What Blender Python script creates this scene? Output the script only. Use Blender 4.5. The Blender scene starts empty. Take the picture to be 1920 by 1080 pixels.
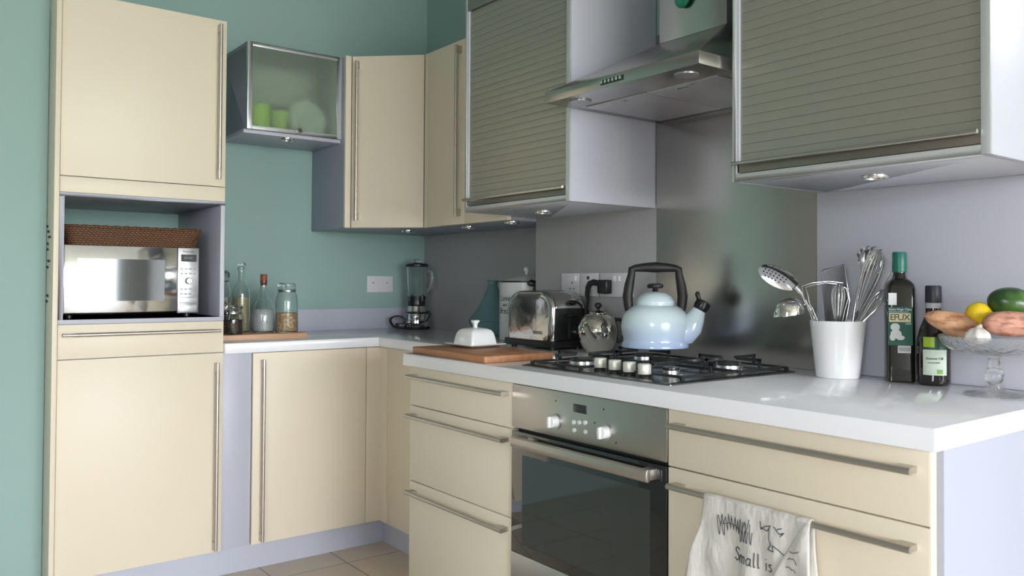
import bpy, bmesh, math, random
from mathutils import Vector, Matrix
random.seed(7)
R = math.radians
C = bpy.context.scene.collection
sc = bpy.context.scene

# ---------------------------------------------------------------- camera
YAW = R(51.467)
cam_d = bpy.data.cameras.new('camera'); cam = bpy.data.objects.new('camera', cam_d); C.objects.link(cam)
_d = Vector((-0.78212272, 0.62286451, 0.0179958)); _r = Vector((0.62302862, 0.78218269, 0.00505691)); _u = Vector((0.01092624, -0.01516702, 0.99982527))
M = Matrix((( _r.x, _u.x, -_d.x, 3.87656), (_r.y, _u.y, -_d.y, -2.29884), (_r.z, _u.z, -_d.z, 1.15592), (0, 0, 0, 1)))
cam.matrix_world = M
cam_d.sensor_width = 36.0; cam_d.sensor_fit = 'HORIZONTAL'
cam_d.lens = 1553.628 / 1920 * 36
cam_d.shift_x = (960 - 1011.7305) / 1920
cam_d.shift_y = (500.1846 - 540) / 1920
cam_d.clip_start = 0.05
cam_d.dof.use_dof = True; cam_d.dof.focus_distance = 2.45; cam_d.dof.aperture_fstop = 6.3
sc.camera = cam

# ---------------------------------------------------------------- world, light, exposure
w = bpy.data.worlds.new('World'); sc.world = w; w.use_nodes = True
nt = w.node_tree; nt.nodes.clear()
bg = nt.nodes.new('ShaderNodeBackground'); wo = nt.nodes.new('ShaderNodeOutputWorld')
tc = nt.nodes.new('ShaderNodeTexCoord'); sep = nt.nodes.new('ShaderNodeSeparateXYZ'); cr = nt.nodes.new('ShaderNodeValToRGB')
nt.links.new(tc.outputs['Generated'], sep.inputs[0]); nt.links.new(sep.outputs['Z'], cr.inputs[0])
cr.color_ramp.elements[0].position = 0.0; cr.color_ramp.elements[0].color = (.60, .63, .62, 1)
cr.color_ramp.elements[1].position = 0.12; cr.color_ramp.elements[1].color = (.92, .945, 1.02, 1)
nt.links.new(cr.outputs[0], bg.inputs['Color']); nt.links.new(bg.outputs[0], wo.inputs[0])
bg.inputs['Strength'].default_value = 29

def portal(loc, rot, sx, sy):
    l = bpy.data.lights.new('window_portal', 'AREA'); l.shape = 'RECTANGLE'; l.size = sx; l.size_y = sy
    l.cycles.is_portal = True
    o = bpy.data.objects.new('window_portal', l); o.location = loc; o.rotation_euler = rot; C.objects.link(o)
portal((11.02, -1.82, 1.45), (0, R(90), 0), 2.3, 4.75)     # garden doors, facing -x
portal((4.9, -4.62, 1.55), (R(90), 0, 0), 1.0, 1.1)      # window behind the camera, facing +y

portal((4.4, .97, 2.25), (R(-90), 0, 0), .4, .7)           # high window right of the kitchen, facing -y

vs = sc.view_settings
vs.view_transform = 'Standard'; vs.look = 'None'; vs.exposure = -0.06; vs.gamma = 1.0; vs.use_curve_mapping = False
sc.cycles.max_bounces = 14; sc.cycles.diffuse_bounces = 6; sc.cycles.glossy_bounces = 6
sc.cycles.transmission_bounces = 12; sc.cycles.transparent_max_bounces = 12
sc.cycles.sample_clamp_indirect = 6.0; sc.cycles.caustics_refractive = True; sc.cycles.blur_glossy = 0.5

# ---------------------------------------------------------------- materials
def mat(name, col, rough=.5, metal=0.0, trans=0.0, ior=1.45, coat=0.0, bump=None, var=None, spec=.5, aniso=0.0, alpha=1.0):
    m = bpy.data.materials.new(name); m.use_nodes = True
    n = m.node_tree; b = n.nodes['Principled BSDF']
    b.inputs['Base Color'].default_value = (*col, 1); b.inputs['Roughness'].default_value = rough
    b.inputs['Metallic'].default_value = metal; b.inputs['Transmission Weight'].default_value = trans
    b.inputs['IOR'].default_value = ior; b.inputs['Coat Weight'].default_value = coat
    b.inputs['Specular IOR Level'].default_value = spec; b.inputs['Anisotropic'].default_value = aniso
    b.inputs['Alpha'].default_value = alpha
    if bump or var:
        t = n.nodes.new('ShaderNodeTexCoord')
    if bump:   # (scale vector, strength, distance)
        mp = n.nodes.new('ShaderNodeMapping'); mp.inputs['Scale'].default_value = bump[0]
        nz = n.nodes.new('ShaderNodeTexNoise'); nz.inputs['Scale'].default_value = 1; nz.inputs['Detail'].default_value = 3
        bp = n.nodes.new('ShaderNodeBump'); bp.inputs['Strength'].default_value = bump[1]; bp.inputs['Distance'].default_value = bump[2]
        n.links.new(t.outputs['Object'], mp.inputs[0]); n.links.new(mp.outputs[0], nz.inputs[0])
        n.links.new(nz.outputs[0], bp.inputs['Height']); n.links.new(bp.outputs[0], b.inputs['Normal'])
    if var:    # (scale vector, other colour, lo, hi)
        mp = n.nodes.new('ShaderNodeMapping'); mp.inputs['Scale'].default_value = var[0]
        nz = n.nodes.new('ShaderNodeTexNoise'); nz.inputs['Scale'].default_value = 1; nz.inputs['Detail'].default_value = 4
        rp = n.nodes.new('ShaderNodeValToRGB'); rp.color_ramp.elements[0].position = var[2]; rp.color_ramp.elements[1].position = var[3]
        rp.color_ramp.elements[0].color = (*col, 1); rp.color_ramp.elements[1].color = (*var[1], 1)
        n.links.new(t.outputs['Object'], mp.inputs[0]); n.links.new(mp.outputs[0], nz.inputs[0])
        n.links.new(nz.outputs[0], rp.inputs[0]); n.links.new(rp.outputs[0], b.inputs['Base Color'])
    return m

CREAM = mat('cream_laminate', (.79, .705, .56), .42, bump=((60, 60, 60), .05, .001))
LILAC = mat('lilac_grey_laminate', (.49, .50, .58), .38)
GREYP = mat('grey_splashback_laminate', (.36, .355, .36), .35)
GREEN = mat('sage_green_paint', (.28, .415, .385), .6, bump=((90, 90, 90), .12, .002), var=((1.5, 1.5, 1.5), (.30, .435, .405), .3, .7))
WHITEP = mat('white_paint', (.62, .63, .62), .7)
WORK = mat('white_worktop', (.86, .865, .91), .13, coat=.2)
STEEL = mat('brushed_steel', (.52, .50, .475), .27, 1.0, bump=((3, 3, 900), .10, .0006))
STEELH = mat('hob_steel', (.42, .42, .42), .22, 1.0, bump=((4, 900, 4), .08, .0005))
HANDLE = mat('satin_nickel', (.56, .515, .47), .42, 1.0)
CHROME = mat('polished_chrome', (.78, .77, .75), .05, 1.0)
CHROMED = mat('worn_chrome', (.62, .62, .62), .13, 1.0, bump=((30, 30, 30), .08, .002))
ALU = mat('satin_aluminium', (.56, .58, .59), .36, .45)
IRON = mat('black_cast_iron', (.022, .023, .024), .45)
BLACK = mat('black_plastic', (.014, .014, .015), .28)
BLACKM = mat('matt_black', (.02, .02, .02), .6)
GLASS = mat('clear_glass', (.96, .98, .975), .02, trans=1.0, ior=1.45)
GLASSC = mat('cut_glass', (.96, .97, .98), .05, trans=.94, ior=1.5, bump=((90, 90, 90), .5, .004))
FROST = mat('frosted_glass', (.74, .84, .74), .33, trans=.88, ior=1.25)
WHITEC = mat('white_ceramic', (.84, .845, .85), .12, coat=.4)
WHITEPL = mat('white_plastic', (.66, .65, .68), .35)
ENAMELW = mat('white_enamel', (.60, .62, .62), .25, var=((14, 14, 9), (.42, .46, .48), .58, .68))
PLINTH = mat('plinth_blue_grey', (.50, .515, .60), .4)
DARK = mat('dark_gap', (.02, .02, .018), .8)

def wood_mat(name, c1, c2, sc_, rough=.45):
    m = bpy.data.materials.new(name); m.use_nodes = True; n = m.node_tree; b = n.nodes['Principled BSDF']
    t = n.nodes.new('ShaderNodeTexCoord'); mp = n.nodes.new('ShaderNodeMapping'); mp.inputs['Scale'].default_value = sc_
    nz = n.nodes.new('ShaderNodeTexNoise'); nz.inputs['Scale'].default_value = 1; nz.inputs['Detail'].default_value = 6; nz.inputs['Distortion'].default_value = .6
    rp = n.nodes.new('ShaderNodeValToRGB'); rp.color_ramp.elements[0].position = .3; rp.color_ramp.elements[1].position = .7
    rp.color_ramp.elements[0].color = (*c1, 1); rp.color_ramp.elements[1].color = (*c2, 1)
    n.links.new(t.outputs['Object'], mp.inputs[0]); n.links.new(mp.outputs[0], nz.inputs[0]); n.links.new(nz.outputs[0], rp.inputs[0])
    n.links.new(rp.outputs[0], b.inputs['Base Color']); b.inputs['Roughness'].default_value = rough
    return m
BEECH = wood_mat('oiled_beech', (.36, .15, .065), (.52, .25, .12), (4, 40, 30))
PINE = wood_mat('pine_board', (.45, .24, .13), (.58, .36, .22), (30, 4, 30))

def tile_mat():
    m = bpy.data.materials.new('beige_floor_tiles'); m.use_nodes = True; n = m.node_tree; b = n.nodes['Principled BSDF']
    t = n.nodes.new('ShaderNodeTexCoord'); mp = n.nodes.new('ShaderNodeMapping'); mp.inputs['Location'].default_value = (-.715 / .305 * .305, .7815, 0)
    br = n.nodes.new('ShaderNodeTexBrick'); br.offset = 0; br.inputs['Scale'].default_value = 1
    br.inputs['Brick Width'].default_value = .305; br.inputs['Row Height'].default_value = .305
    br.inputs['Mortar Size'].default_value = .0028; br.inputs['Mortar Smooth'].default_value = .3
    br.inputs['Color1'].default_value = (.66, .575, .47, 1); br.inputs['Color2'].default_value = (.69, .60, .49, 1); br.inputs['Mortar'].default_value = (.19, .165, .13, 1)
    nz = n.nodes.new('ShaderNodeTexNoise'); nz.inputs['Scale'].default_value = 9; nz.inputs['Detail'].default_value = 5
    mx = n.nodes.new('ShaderNodeMixRGB'); mx.blend_type = 'MULTIPLY'; mx.inputs[0].default_value = .22
    n.links.new(t.outputs['Object'], mp.inputs[0]); n.links.new(mp.outputs[0], br.inputs[0]); n.links.new(t.outputs['Object'], nz.inputs[0])
    n.links.new(br.outputs[0], mx.inputs[1]); n.links.new(nz.outputs[1], mx.inputs[2]); n.links.new(mx.outputs[0], b.inputs['Base Color'])
    bp = n.nodes.new('ShaderNodeBump'); bp.inputs['Strength'].default_value = .4; bp.inputs['Distance'].default_value = .002; bp.invert = True
    n.links.new(br.outputs[1], bp.inputs['Height']); n.links.new(bp.outputs[0], b.inputs['Normal']); b.inputs['Roughness'].default_value = .38
    return m

# ---------------------------------------------------------------- mesh helpers
class MB:
    """collects shapes; build() links them as one mesh object"""
    def __init__(s): s.bm = bmesh.new()
    def box(s, x0, y0, z0, x1, y1, z1):
        v = [s.bm.verts.new(p) for p in ((x0, y0, z0), (x1, y0, z0), (x1, y1, z0), (x0, y1, z0), (x0, y0, z1), (x1, y0, z1), (x1, y1, z1), (x0, y1, z1))]
        for f in ((0, 3, 2, 1), (4, 5, 6, 7), (0, 1, 5, 4), (1, 2, 6, 5), (2, 3, 7, 6), (3, 0, 4, 7)): s.bm.faces.new([v[i] for i in f])
        return s
    def prism(s, pts, a, b, axis='z'):
        f = {'z': lambda p, t: (p[0], p[1], t), 'y': lambda p, t: (p[0], t, p[1]), 'x': lambda p, t: (t, p[0], p[1])}[axis]
        lo = [s.bm.verts.new(f(p, a)) for p in pts]; hi = [s.bm.verts.new(f(p, b)) for p in pts]
        n = len(pts)
        s.bm.faces.new(lo[::-1]); s.bm.faces.new(hi)
        for i in range(n): s.bm.faces.new((lo[i], lo[(i + 1) % n], hi[(i + 1) % n], hi[i]))
        return s
    def loft(s, rings, cap=True, closed=True):
        vr = [[s.bm.verts.new(p) for p in r] for r in rings]
        for a, b in zip(vr, vr[1:]):
            n = len(a)
            for i in range(n if closed else n - 1): s.bm.faces.new((a[i], a[(i + 1) % n], b[(i + 1) % n], b[i]))
        if cap: s.bm.faces.new(vr[0][::-1]); s.bm.faces.new(vr[-1])
        return s
    def lathe(s, prof, seg=40, c=(0, 0, 0), sx=1, sy=1, sq=None):
        rings = []
        for r, z in prof:
            ring = []
            for i in range(seg):
                a = 2 * math.pi * i / seg; k = 1
                if sq: k = 1 / ((abs(math.cos(a)) ** sq + abs(math.sin(a)) ** sq) ** (1 / sq))
                ring.append((c[0] + max(r, 1e-5) * k * math.cos(a) * sx, c[1] + max(r, 1e-5) * k * math.sin(a) * sy, c[2] + z))
            rings.append(ring)
        return s.loft(rings, cap=True)
    def tube(s, pts, r, seg=10, closed=False, cap=True):
        pts = [Vector(p) for p in pts]; n = len(pts); rr = r if isinstance(r, (list, tuple)) else [r] * n
        up = None; rings = []
        for i, p in enumerate(pts):
            t = (pts[(i + 1) % n] - pts[i - 1]) if closed else (pts[min(i + 1, n - 1)] - pts[max(i - 1, 0)])
            if t.length < 1e-9: t = Vector((0, 0, 1))
            t.normalize()
            if up is None: up = t.orthogonal().normalized()
            up = (up - t * up.dot(t)); up = up.normalized() if up.length > 1e-6 else t.orthogonal().normalized()
            q = t.cross(up)
            rings.append([tuple(p + (up * math.cos(2 * math.pi * k / seg) + q * math.sin(2 * math.pi * k / seg)) * rr[i]) for k in range(seg)])
        if closed: rings.append(rings[0]); cap = False
        return s.loft(rings, cap=cap)
    def ball(s, c, rx, ry=None, rz=None, seg=24, rot=None, fn=None):
        ry = ry or rx; rz = rz or rx
        rings = []; n = seg // 2
        for j in range(1, n):
            th = math.pi * j / n; ring = []
            for i in range(seg):
                a = 2 * math.pi * i / seg
                d = Vector((math.sin(th) * math.cos(a), math.sin(th) * math.sin(a), -math.cos(th)))
                k = fn(d) if fn else 1
                v = Vector((d.x * rx * k, d.y * ry * k, d.z * rz * k))
                if rot: v = rot @ v
                ring.append(tuple(Vector(c) + v))
            rings.append(ring)
        return s.loft(rings, cap=True)
    def cyl(s, p0, p1, r, seg=20, r1=None):
        return s.tube([p0, p1], [r, r if r1 is None else r1], seg)
    def build(s, name, m, parent=None, bev=0.0, bseg=2, ang=38, off=(0, 0, 0)):
        bm = s.bm
        bmesh.ops.remove_doubles(bm, verts=bm.verts, dist=1e-6)
        bmesh.ops.recalc_face_normals(bm, faces=bm.faces)
        if bev:
            es = [e for e in bm.edges if len(e.link_faces) == 2 and e.calc_face_angle(0) > R(50)]
            bmesh.ops.bevel(bm, geom=es, offset=bev, segments=bseg, affect='EDGES', clamp_overlap=True, profile=.5)
        bm.normal_update()
        for f in bm.faces: f.smooth = True
        for e in bm.edges: e.smooth = not (len(e.link_faces) == 2 and e.calc_face_angle(0) > R(ang))
        if any(off): bmesh.ops.translate(bm, verts=bm.verts, vec=off)
        me = bpy.data.meshes.new(name); bm.to_mesh(me); bm.free(); me.materials.append(m)
        o = bpy.data.objects.new(name, me); C.objects.link(o)
        if parent:
            o.parent = parent
            if parent.get('_w') is not None:
                me.transform(Matrix.Translation(-Vector(parent['_w'])))
        return o

def tag(o, label=None, cat=None, group=None, kind=None):
    if label: o['label'] = label
    if cat: o['category'] = cat
    if group: o['group'] = group
    if kind: o['kind'] = kind
    return o
WORLDED = []
def thing(name, label, cat, loc=(0, 0, 0), rz=0.0, group=None, world=False):
    """Empty at the base of a thing. world=True: its parts are written in room coordinates."""
    o = bpy.data.objects.new(name, None); C.objects.link(o); o.empty_display_size = .05
    o.location = loc; o.rotation_euler = (0, 0, rz); tag(o, label, cat, group)
    if world: o['_w'] = loc; WORLDED.append(o)
    return o
def part(o, mb, name, m, bev=0.0, **k):
    """part of o (or sub-part when o is a part of a room-coordinate thing)"""
    root = o
    off = None
    while root.parent: root = root.parent
    ob = mb.build(name, m, None, bev, **k)
    if root.get('_w') is not None: ob.data.transform(Matrix.Translation(-Vector(root['_w'])))
    ob.parent = o
    return ob
def struct(name, mb, m, bev=0.0):
    o = mb.build(name, m, None, bev); o['kind'] = 'structure'; return o
def copy_tree(o, parent=None):
    c = o.copy(); C.objects.link(c); c.parent = parent
    for ch in list(o.children): copy_tree(ch, c)
    return c

def text_mesh(s, size, fn, name, m, parent, depth=.0004, align='CENTER', shear=0, space=1.0):
    """lettering: fn maps text plane (x right, y up, z out) to space"""
    cu = bpy.data.curves.new('t', 'FONT'); cu.body = s; cu.size = size; cu.align_x = align; cu.align_y = 'CENTER'; cu.extrude = depth
    cu.shear = shear; cu.space_character = space; cu.resolution_u = 3
    to = bpy.data.objects.new('t', cu); C.objects.link(to); dg = bpy.context.evaluated_depsgraph_get(); dg.update()
    me = bpy.data.meshes.new_from_object(to.evaluated_get(dg)); me.name = name
    bpy.data.objects.remove(to); bpy.data.curves.remove(cu)
    for v in me.vertices: v.co = Vector(fn(v.co.x, v.co.y, v.co.z))
    me.materials.clear(); me.materials.append(m)
    o = bpy.data.objects.new(name, me); C.objects.link(o)
    root = parent
    while root.parent: root = root.parent
    if root.get('_w') is not None: me.transform(Matrix.Translation(-Vector(root['_w'])))
    o.parent = parent
    return o

def handle(parent, a, b, n, proj=.026, r=.0068, br=.03, m=None):
    """bar handle from a to b on a surface with outward normal n"""
    a = Vector(a); b = Vector(b); n = Vector(n).normalized(); t = (b - a).normalized(); s = n.cross(t)
    mb = MB(); mb.cyl(a + n * proj - t * .0015, b + n * proj + t * .0015, r, 14)
    for p, q in ((a, a + t * br), (b - t * br, b)):
        vs_ = []
        for dn in (0, proj + r * .6):
            for e, ds in ((p, -1), (q, -1), (q, 1), (p, 1)):
                vs_.append(mb.bm.verts.new(e + n * dn + s * ds * r * .85))
        for f in ((0, 3, 2, 1), (4, 5, 6, 7), (0, 1, 5, 4), (1, 2, 6, 5), (2, 3, 7, 6), (3, 0, 4, 7)): mb.bm.faces.new([vs_[i] for i in f])
    return part(parent, mb, 'handle', m or HANDLE)

# ================================================================= SETTING
H = 0.91; CH = 2.9
struct('floor', MB().box(-.1, -4.7, -.05, 11.1, 1.05, 0), tile_mat())
struct('ceiling', MB().box(-.1, -4.7, CH, 11.1, 1.05, CH + .05), mat('ceiling_paint', (.50, .50, .49), .8))
FARP = mat('far_wall_paint', (.40, .395, .385), .75)
struct('wall_left', MB().box(-.1, -1.84, 0, 0, .1, CH), GREEN)
struct('wall_left_near', MB().box(-.1, -4.7, 0, .45, -1.8325, CH), GREEN)
struct('wall_back', MB().box(0, 0, 0, 1.256, .1, CH), GREEN)
struct('wall_back_chimney_breast', MB().box(1.256, -.225, 0, 3.205, .1, CH), GREEN)
struct('wall_back_far', MB().box(3.1, .95, 0, 4.2, 1.05, CH).box(4.6, .95, 0, 11.1, 1.05, CH).box(4.2, .95, 0, 4.6, 1.05, 1.9).box(4.2, .95, 2.6, 4.6, 1.05, CH).box(3.105, .1, 0, 3.205, .95, CH), FARP)
struct('wall_front', MB().box(.45, -4.7, 0, 4.4, -4.6, CH).box(5.4, -4.7, 0, 11.1, -4.6, CH).box(4.4, -4.7, 0, 5.4, -4.6, 1.0).box(4.4, -4.7, 2.1, 5.4, -4.6, CH), FARP)
struct('wall_right', MB().box(11.0, -4.6, 0, 11.1, -4.2, CH).box(11.0, .55, 0, 11.1, .95, CH).box(11.0, -4.2, 2.6, 11.1, .55, CH).box(11.0, -4.2, 0, 11.1, .55, .3), FARP)
wf = MB()
for y in (-4.2, -3.02, -1.84, -.67, .49): wf.box(11.03, y, .3, 11.08, y + .06, 2.6)
wf.box(11.03, -4.2, .3, 11.08, .55, .36).box(11.03, -4.2, 2.54, 11.08, .55, 2.6)
struct('window_1', wf, mat('white_window_frame', (.7, .7, .7), .4))
wf = MB()
for x in (4.4, 4.87, 5.34): wf.box(x, -4.67, 1.0, x + .06, -4.62, 2.1)
wf.box(4.4, -4.67, 1.0, 5.4, -4.62, 1.06).box(4.4, -4.67, 2.04, 5.4, -4.62, 2.1)
struct('window_2', wf, mat('white_sash_frame', (.7, .7, .7), .4))
wf = MB()
for x in (4.2, 4.56): wf.box(x, .97, 1.9, x + .04, 1.02, 2.6)
wf.box(4.2, .97, 1.9, 4.6, 1.02, 1.94).box(4.2, .97, 2.56, 4.6, 1.02, 2.6)
struct('window_3', wf, mat('white_casement_frame', (.7, .7, .7), .4))

# splashback panels (grey laminate and brushed steel) fixed to the wall
tag(MB().box(.001, -.006, H, 1.255, -.0002, 1.398).build('splashback_panel', GREYP), 'shadowed dark grey splashback panel behind the blender and the tagine', 'splashback')
tag(MB().box(1.2555, -.2313, H, 1.9175, -.2252, 1.42).build('splashback_panel', GREYP, bev=.0008), 'mid grey splashback panel carrying the row of white sockets', 'splashback')
tag(MB().box(1.9185, -.2313, H, 2.5345, -.2252, 2.0).build('splashback_panel', STEEL, bev=.0008), 'brushed steel splashback panel between hob and cooker hood', 'splashback')
tag(MB().box(2.5355, -.2313, H, 3.192, -.2252, 1.42).build('splashback_panel', mat('pale_lilac_splashback', (.53, .53, .59), .4), bev=.0008), 'pale lilac-grey splashback panel behind the oil bottles and fruit stand', 'splashback')
tag(MB().box(.0002, -1.248, H, .014, -.007, 1.0156).build('upstand', LILAC, bev=.001), 'low lilac-grey upstand strip along the green wall above the worktop', 'upstand')

# ================================================================= WORKTOP, PLINTH
T = .0405; WX = .6052; D0 = .5895; D1 = .8975; SX = 1.3714; EX = 3.1931; TY = 1.2489
pts = [(.0005, -.0075), (1.254, -.0075), (1.254, -.2325), (EX, -.2325), (EX, -D1), (SX, -D1), (SX, -D0), (WX, -D0), (WX, -TY + .001), (.0005, -TY + .001)]
tag(MB().prism(pts, H - T, H).build('worktop', WORK, bev=.0015), 'long white L-shaped worktop with a stepped front carrying the hob and small appliances', 'worktop')
F = .586; F1 = .8785; PB = .547
tag(MB().box(PB - .016, -1.8155, 0, PB, -(D0 - .0575), .104).build('plinth', PLINTH), 'lilac-blue plinth running under the tall cabinet and left base cupboard', 'plinth')
tag(MB().box(PB + .001, -(D0 - .0575), 0, 1.39, -(D0 - .0735), .104).build('plinth', PLINTH), 'short shadowed plinth turning the corner beneath the corner cupboard', 'plinth')
tag(MB().box(1.392, -.83, 0, 3.165, -.814, .104).build('plinth', PLINTH), 'plinth below the oven and drawer cabinets', 'plinth')

# ================================================================= TALL CABINET
tc_ = thing('tall_cabinet', 'tall cream cabinet with open microwave niche at the left of the room', 'cabinet', (.3, -1.54, 0), world=True)
y0, y1 = -1.832, -1.249
mb = MB().box(.455, y0, .0, .6, y0 + .016, 2.168)
o = part(tc_, mb, 'side_panel', CREAM, .0008)
# small handwriting on the side panel
INK = mat('dark_ink', (.03, .03, .03), .6)
mb = MB()
for z, l, x in ((1.345, .03, .455), (1.325, .04, .475), (1.305, .06, .49), (1.282, .03, .47), (1.262, .03, .47), (1.221, .06, .48), (1.199, .035, .47), (1.098, .04, .475), (1.078, .03, .465)):
    mb.tube([(x + l * k / 5, y0 - .0006, z + .004 * math.sin(k * 2.3)) for k in range(6)], .0022, 6)
part(o, mb, 'lettering', INK)
part(tc_, MB().box(.005, y0 + .018, .105, .5655, y1, .9975), 'carcass', LILAC)
part(tc_, MB().box(.005, y0 + .018, 1.461, .5655, y1, 2.167), 'carcass', LILAC)
mb = MB().box(.001, y0 + .018, .998, .588, y1, 1.014).box(.001, y0 + .018, 1.4475, .588, y1, 1.4605).box(.001, y0 + .018, 1.014, .588, y0 + .034, 1.4475).box(.001, y1 - .016, 1.014, .588, y1, 1.4475)
part(tc_, mb, 'niche_surround', LILAC, .0008)
xd = .566
o = part(tc_, MB().box(xd, y0 + .019, 1.5195, F, y1, 2.168), 'door', CREAM, .0012)
handle(o, (F, -1.279, 1.548), (F, -1.279, 2.146), (1, 0, 0))
part(tc_, MB().box(xd, y0 + .019, 1.4615, F, y1, 1.5165), 'fascia_rail', CREAM, .0012)
o = part(tc_, MB().box(xd, y0 + .019, .8765, F, y1, .997), 'drawer', CREAM, .0012)
handle(o, (F, -1.800, .961), (F, -1.268, .961), (1, 0, 0))
o = part(tc_, MB().box(xd, y0 + .019, .107, F, y1, .8735), 'door', CREAM, .0012)
handle(o, (F, -1.277, .12), (F, -1.277, .836), (1, 0, 0))

tag(MB().box(.54, -1.2485, .107, .574, -1.1335, H - T - .001).build('filler_panel', LILAC, bev=.0008), 'narrow lilac-grey filler panel between the tall cabinet and left base cupboard', 'panel')

# ================================================================= BASE CABINETS
b1 = thing('base_cabinet', 'cream single-door base cupboard beside the tall cabinet', 'cabinet', (.3, -.89, 0), world=True)
part(b1, MB().box(.02, -1.130, .105, .56, -.642, H - T - .002), 'carcass', LILAC)
o = part(b1, MB().box(xd, -1.131, .107, F, -.6385, H - T - .004), 'door', CREAM, .0012)
handle(o, (F, -1.096, .12), (F, -1.096, .838), (1, 0, 0))

b2 = thing('corner_base_cabinet', 'cream corner base cupboard in the inner corner under the worktop', 'cabinet', (.9, -.45, 0), world=True)
part(b2, MB().prism([(.02, -.62), (.55, -.62), (.55, -.54), (1.25, -.54), (1.25, -.02), (.02, -.02)], .105, H - T - .002), 'carcass', LILAC)
part(b2, MB().prism([(xd, -.6355), (F, -.6355), (F, -.5705), (.648, -.5705), (.648, -.5505), (xd, -.5505)], .107, H - T - .004), 'corner_post', CREAM, .001)
part(b2, MB().box(.651, -.5705, .107, 1.383, -.5515, H - T - .004), 'door', CREAM, .0012)

def drawers(name, label, x0, x1, gaps, hx, hz, nlast):
    t = thing(name, label, 'cabinet', ((x0 + x1) / 2, -.55, 0), world=True)
    c = part(t, MB().box(x0, -.858, .105, x1, -.24, H - T - .002), 'carcass', LILAC)
    zs = [H - T - .004] + list(gaps) + [.107]
    for i in range(len(zs) - 1):
        d = part(t, MB().box(x0, -F1, zs[i + 1] + (.0015 if i < len(zs) - 2 else 0), x1, -F1 + .019, zs[i] - (.0015 if i else 0)), 'drawer', CREAM, .0012)
        if i < len(hz):
            handle(d, (hx[0], -F1, hz[i]), (hx[1], -F1, hz[i]), (0, -1, 0), m=HANDLE)
    return t
drawers('drawer_cabinet', 'cream cabinet of three drawers left of the oven', 1.389, 1.9715, (.735, .4802), (1.407, 1.957), (.8345, .702, .446), 3)
dr = drawers('drawer_cabinet', 'cream cabinet of wide drawers right of the oven, with the towel on its handle', 2.5705, 3.174, (.735, .40), (2.592, 3.153), (.832, .697), 2)
part(dr, MB().box(3.1755, -.8775 + .022, .0, 3.1885, -.24, H - T - .001), 'end_panel', mat('lilac_end_panel_toned_down', (.44, .46, .55), .4), .0008)  # same lilac laminate, colour darkened to offset the strong light on it
part(dr, MB().box(3.1742, -.8775, .107, 3.1755, -.24, H - T - .002), 'edge_strip', CREAM)

# ================================================================= OVEN
ov = thing('oven', 'built-in steel and black glass oven under the hob', 'oven', (2.27, -.6, 0), world=True)
ox0, ox1 = 1.9745, 2.5675
part(ov, MB().box(ox0 + .004, -.86, .12, ox1 - .004, -.30, H - T - .006), 'body', BLACKM)
STEELO = mat('oven_steel', (.52, .50, .47), .33, 1.0, bump=((900, 3, 3), .08, .0005))
cp = part(ov, MB().box(ox0, -F1 - .002, .7425, ox1, -.86, H - T - .005), 'control_panel', STEELO, .001)
OVGLASS = mat('black_oven_glass', (.012, .013, .014), .04, coat=.6, spec=.7)
door = part(ov, MB().box(ox0, -F1 - .004, .392, ox1, -.86, .733), 'door', OVGLASS, .0015)
part(door, MB().box(ox0, -F1 - .0055, .26, ox1, -.86, .3915), 'lower_trim', STEELO, .001)
part(door, MB().box(ox0 + .05, -F1 - .0044, .42, ox1 - .05, -F1 - .0039, .67), 'window', mat('tinted_oven_window', (.03, .035, .035), .03, coat=.8))
mb = MB(); hz_ = .703
hz_ = .712
prof = [(-.010, -.015), (-.002, -.017), (.004, -.011), (.006, 0), (.004, .011), (-.002, .015), (-.010, .013)]
mb.loft([[(x, -F1 - .038 - a * .9, hz_ + b) for a, b in prof] for x in (2.018, 2.541)])
for x in (2.020, 2.509): mb.box(x, -F1 - .034, hz_ - .013, x + .030, -F1 - .003, hz_ + .012)
part(door, mb, 'handle', HANDLE, .0015)
part(ov, MB().box(ox0, -F1 - .003, .107, ox1, -.86, .257), 'drawer_front', STEELO, .001)
disp = part(cp, MB().box(2.240, -F1 - .0032, .8175, 2.291, -F1 - .0018, .8395), 'display', mat('clock_display', (.03, .035, .035), .1), .0006)
for x, n in ((2.168, 0), (2.365, 1)):
    mb = MB().cyl((x, -F1 - .002, .783), (x, -F1 - .0045, .783), .021, 32)
    part(cp, mb, 'dial_ring', mat('satin_ring', (.55, .55, .53), .3, 1.0))
    mb = MB().tube([(x, -F1 - .004, .783), (x, -F1 - .021, .783), (x, -F1 - .023, .783)], [.0165, .0155, .0135], 28)
    mb.box(x - .004, -F1 - .030, .783 - .0145, x + .004, -F1 - .02, .783 + .0145)
    k = part(cp, mb, 'knob', WHITEC, .0012)
for i, (x, z) in enumerate(((2.244, .791), (2.266, .7935), (2.288, .796), (2.246, .771), (2.290, .773))):
    part(cp, MB().cyl((x, -F1 - .002, z), (x, -F1 - .006, z), .0055, 16), 'button', WHITEC)
for x, z, s in ((2.168, .838, '·'), (2.355, .838, '°'), (2.322, .800, '·'), (2.40, .762, '·')):
    part(cp, MB().cyl((x, -F1 - .0018, z), (x, -F1 - .0026, z), .0025, 8), 'printed_mark', INK)

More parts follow.
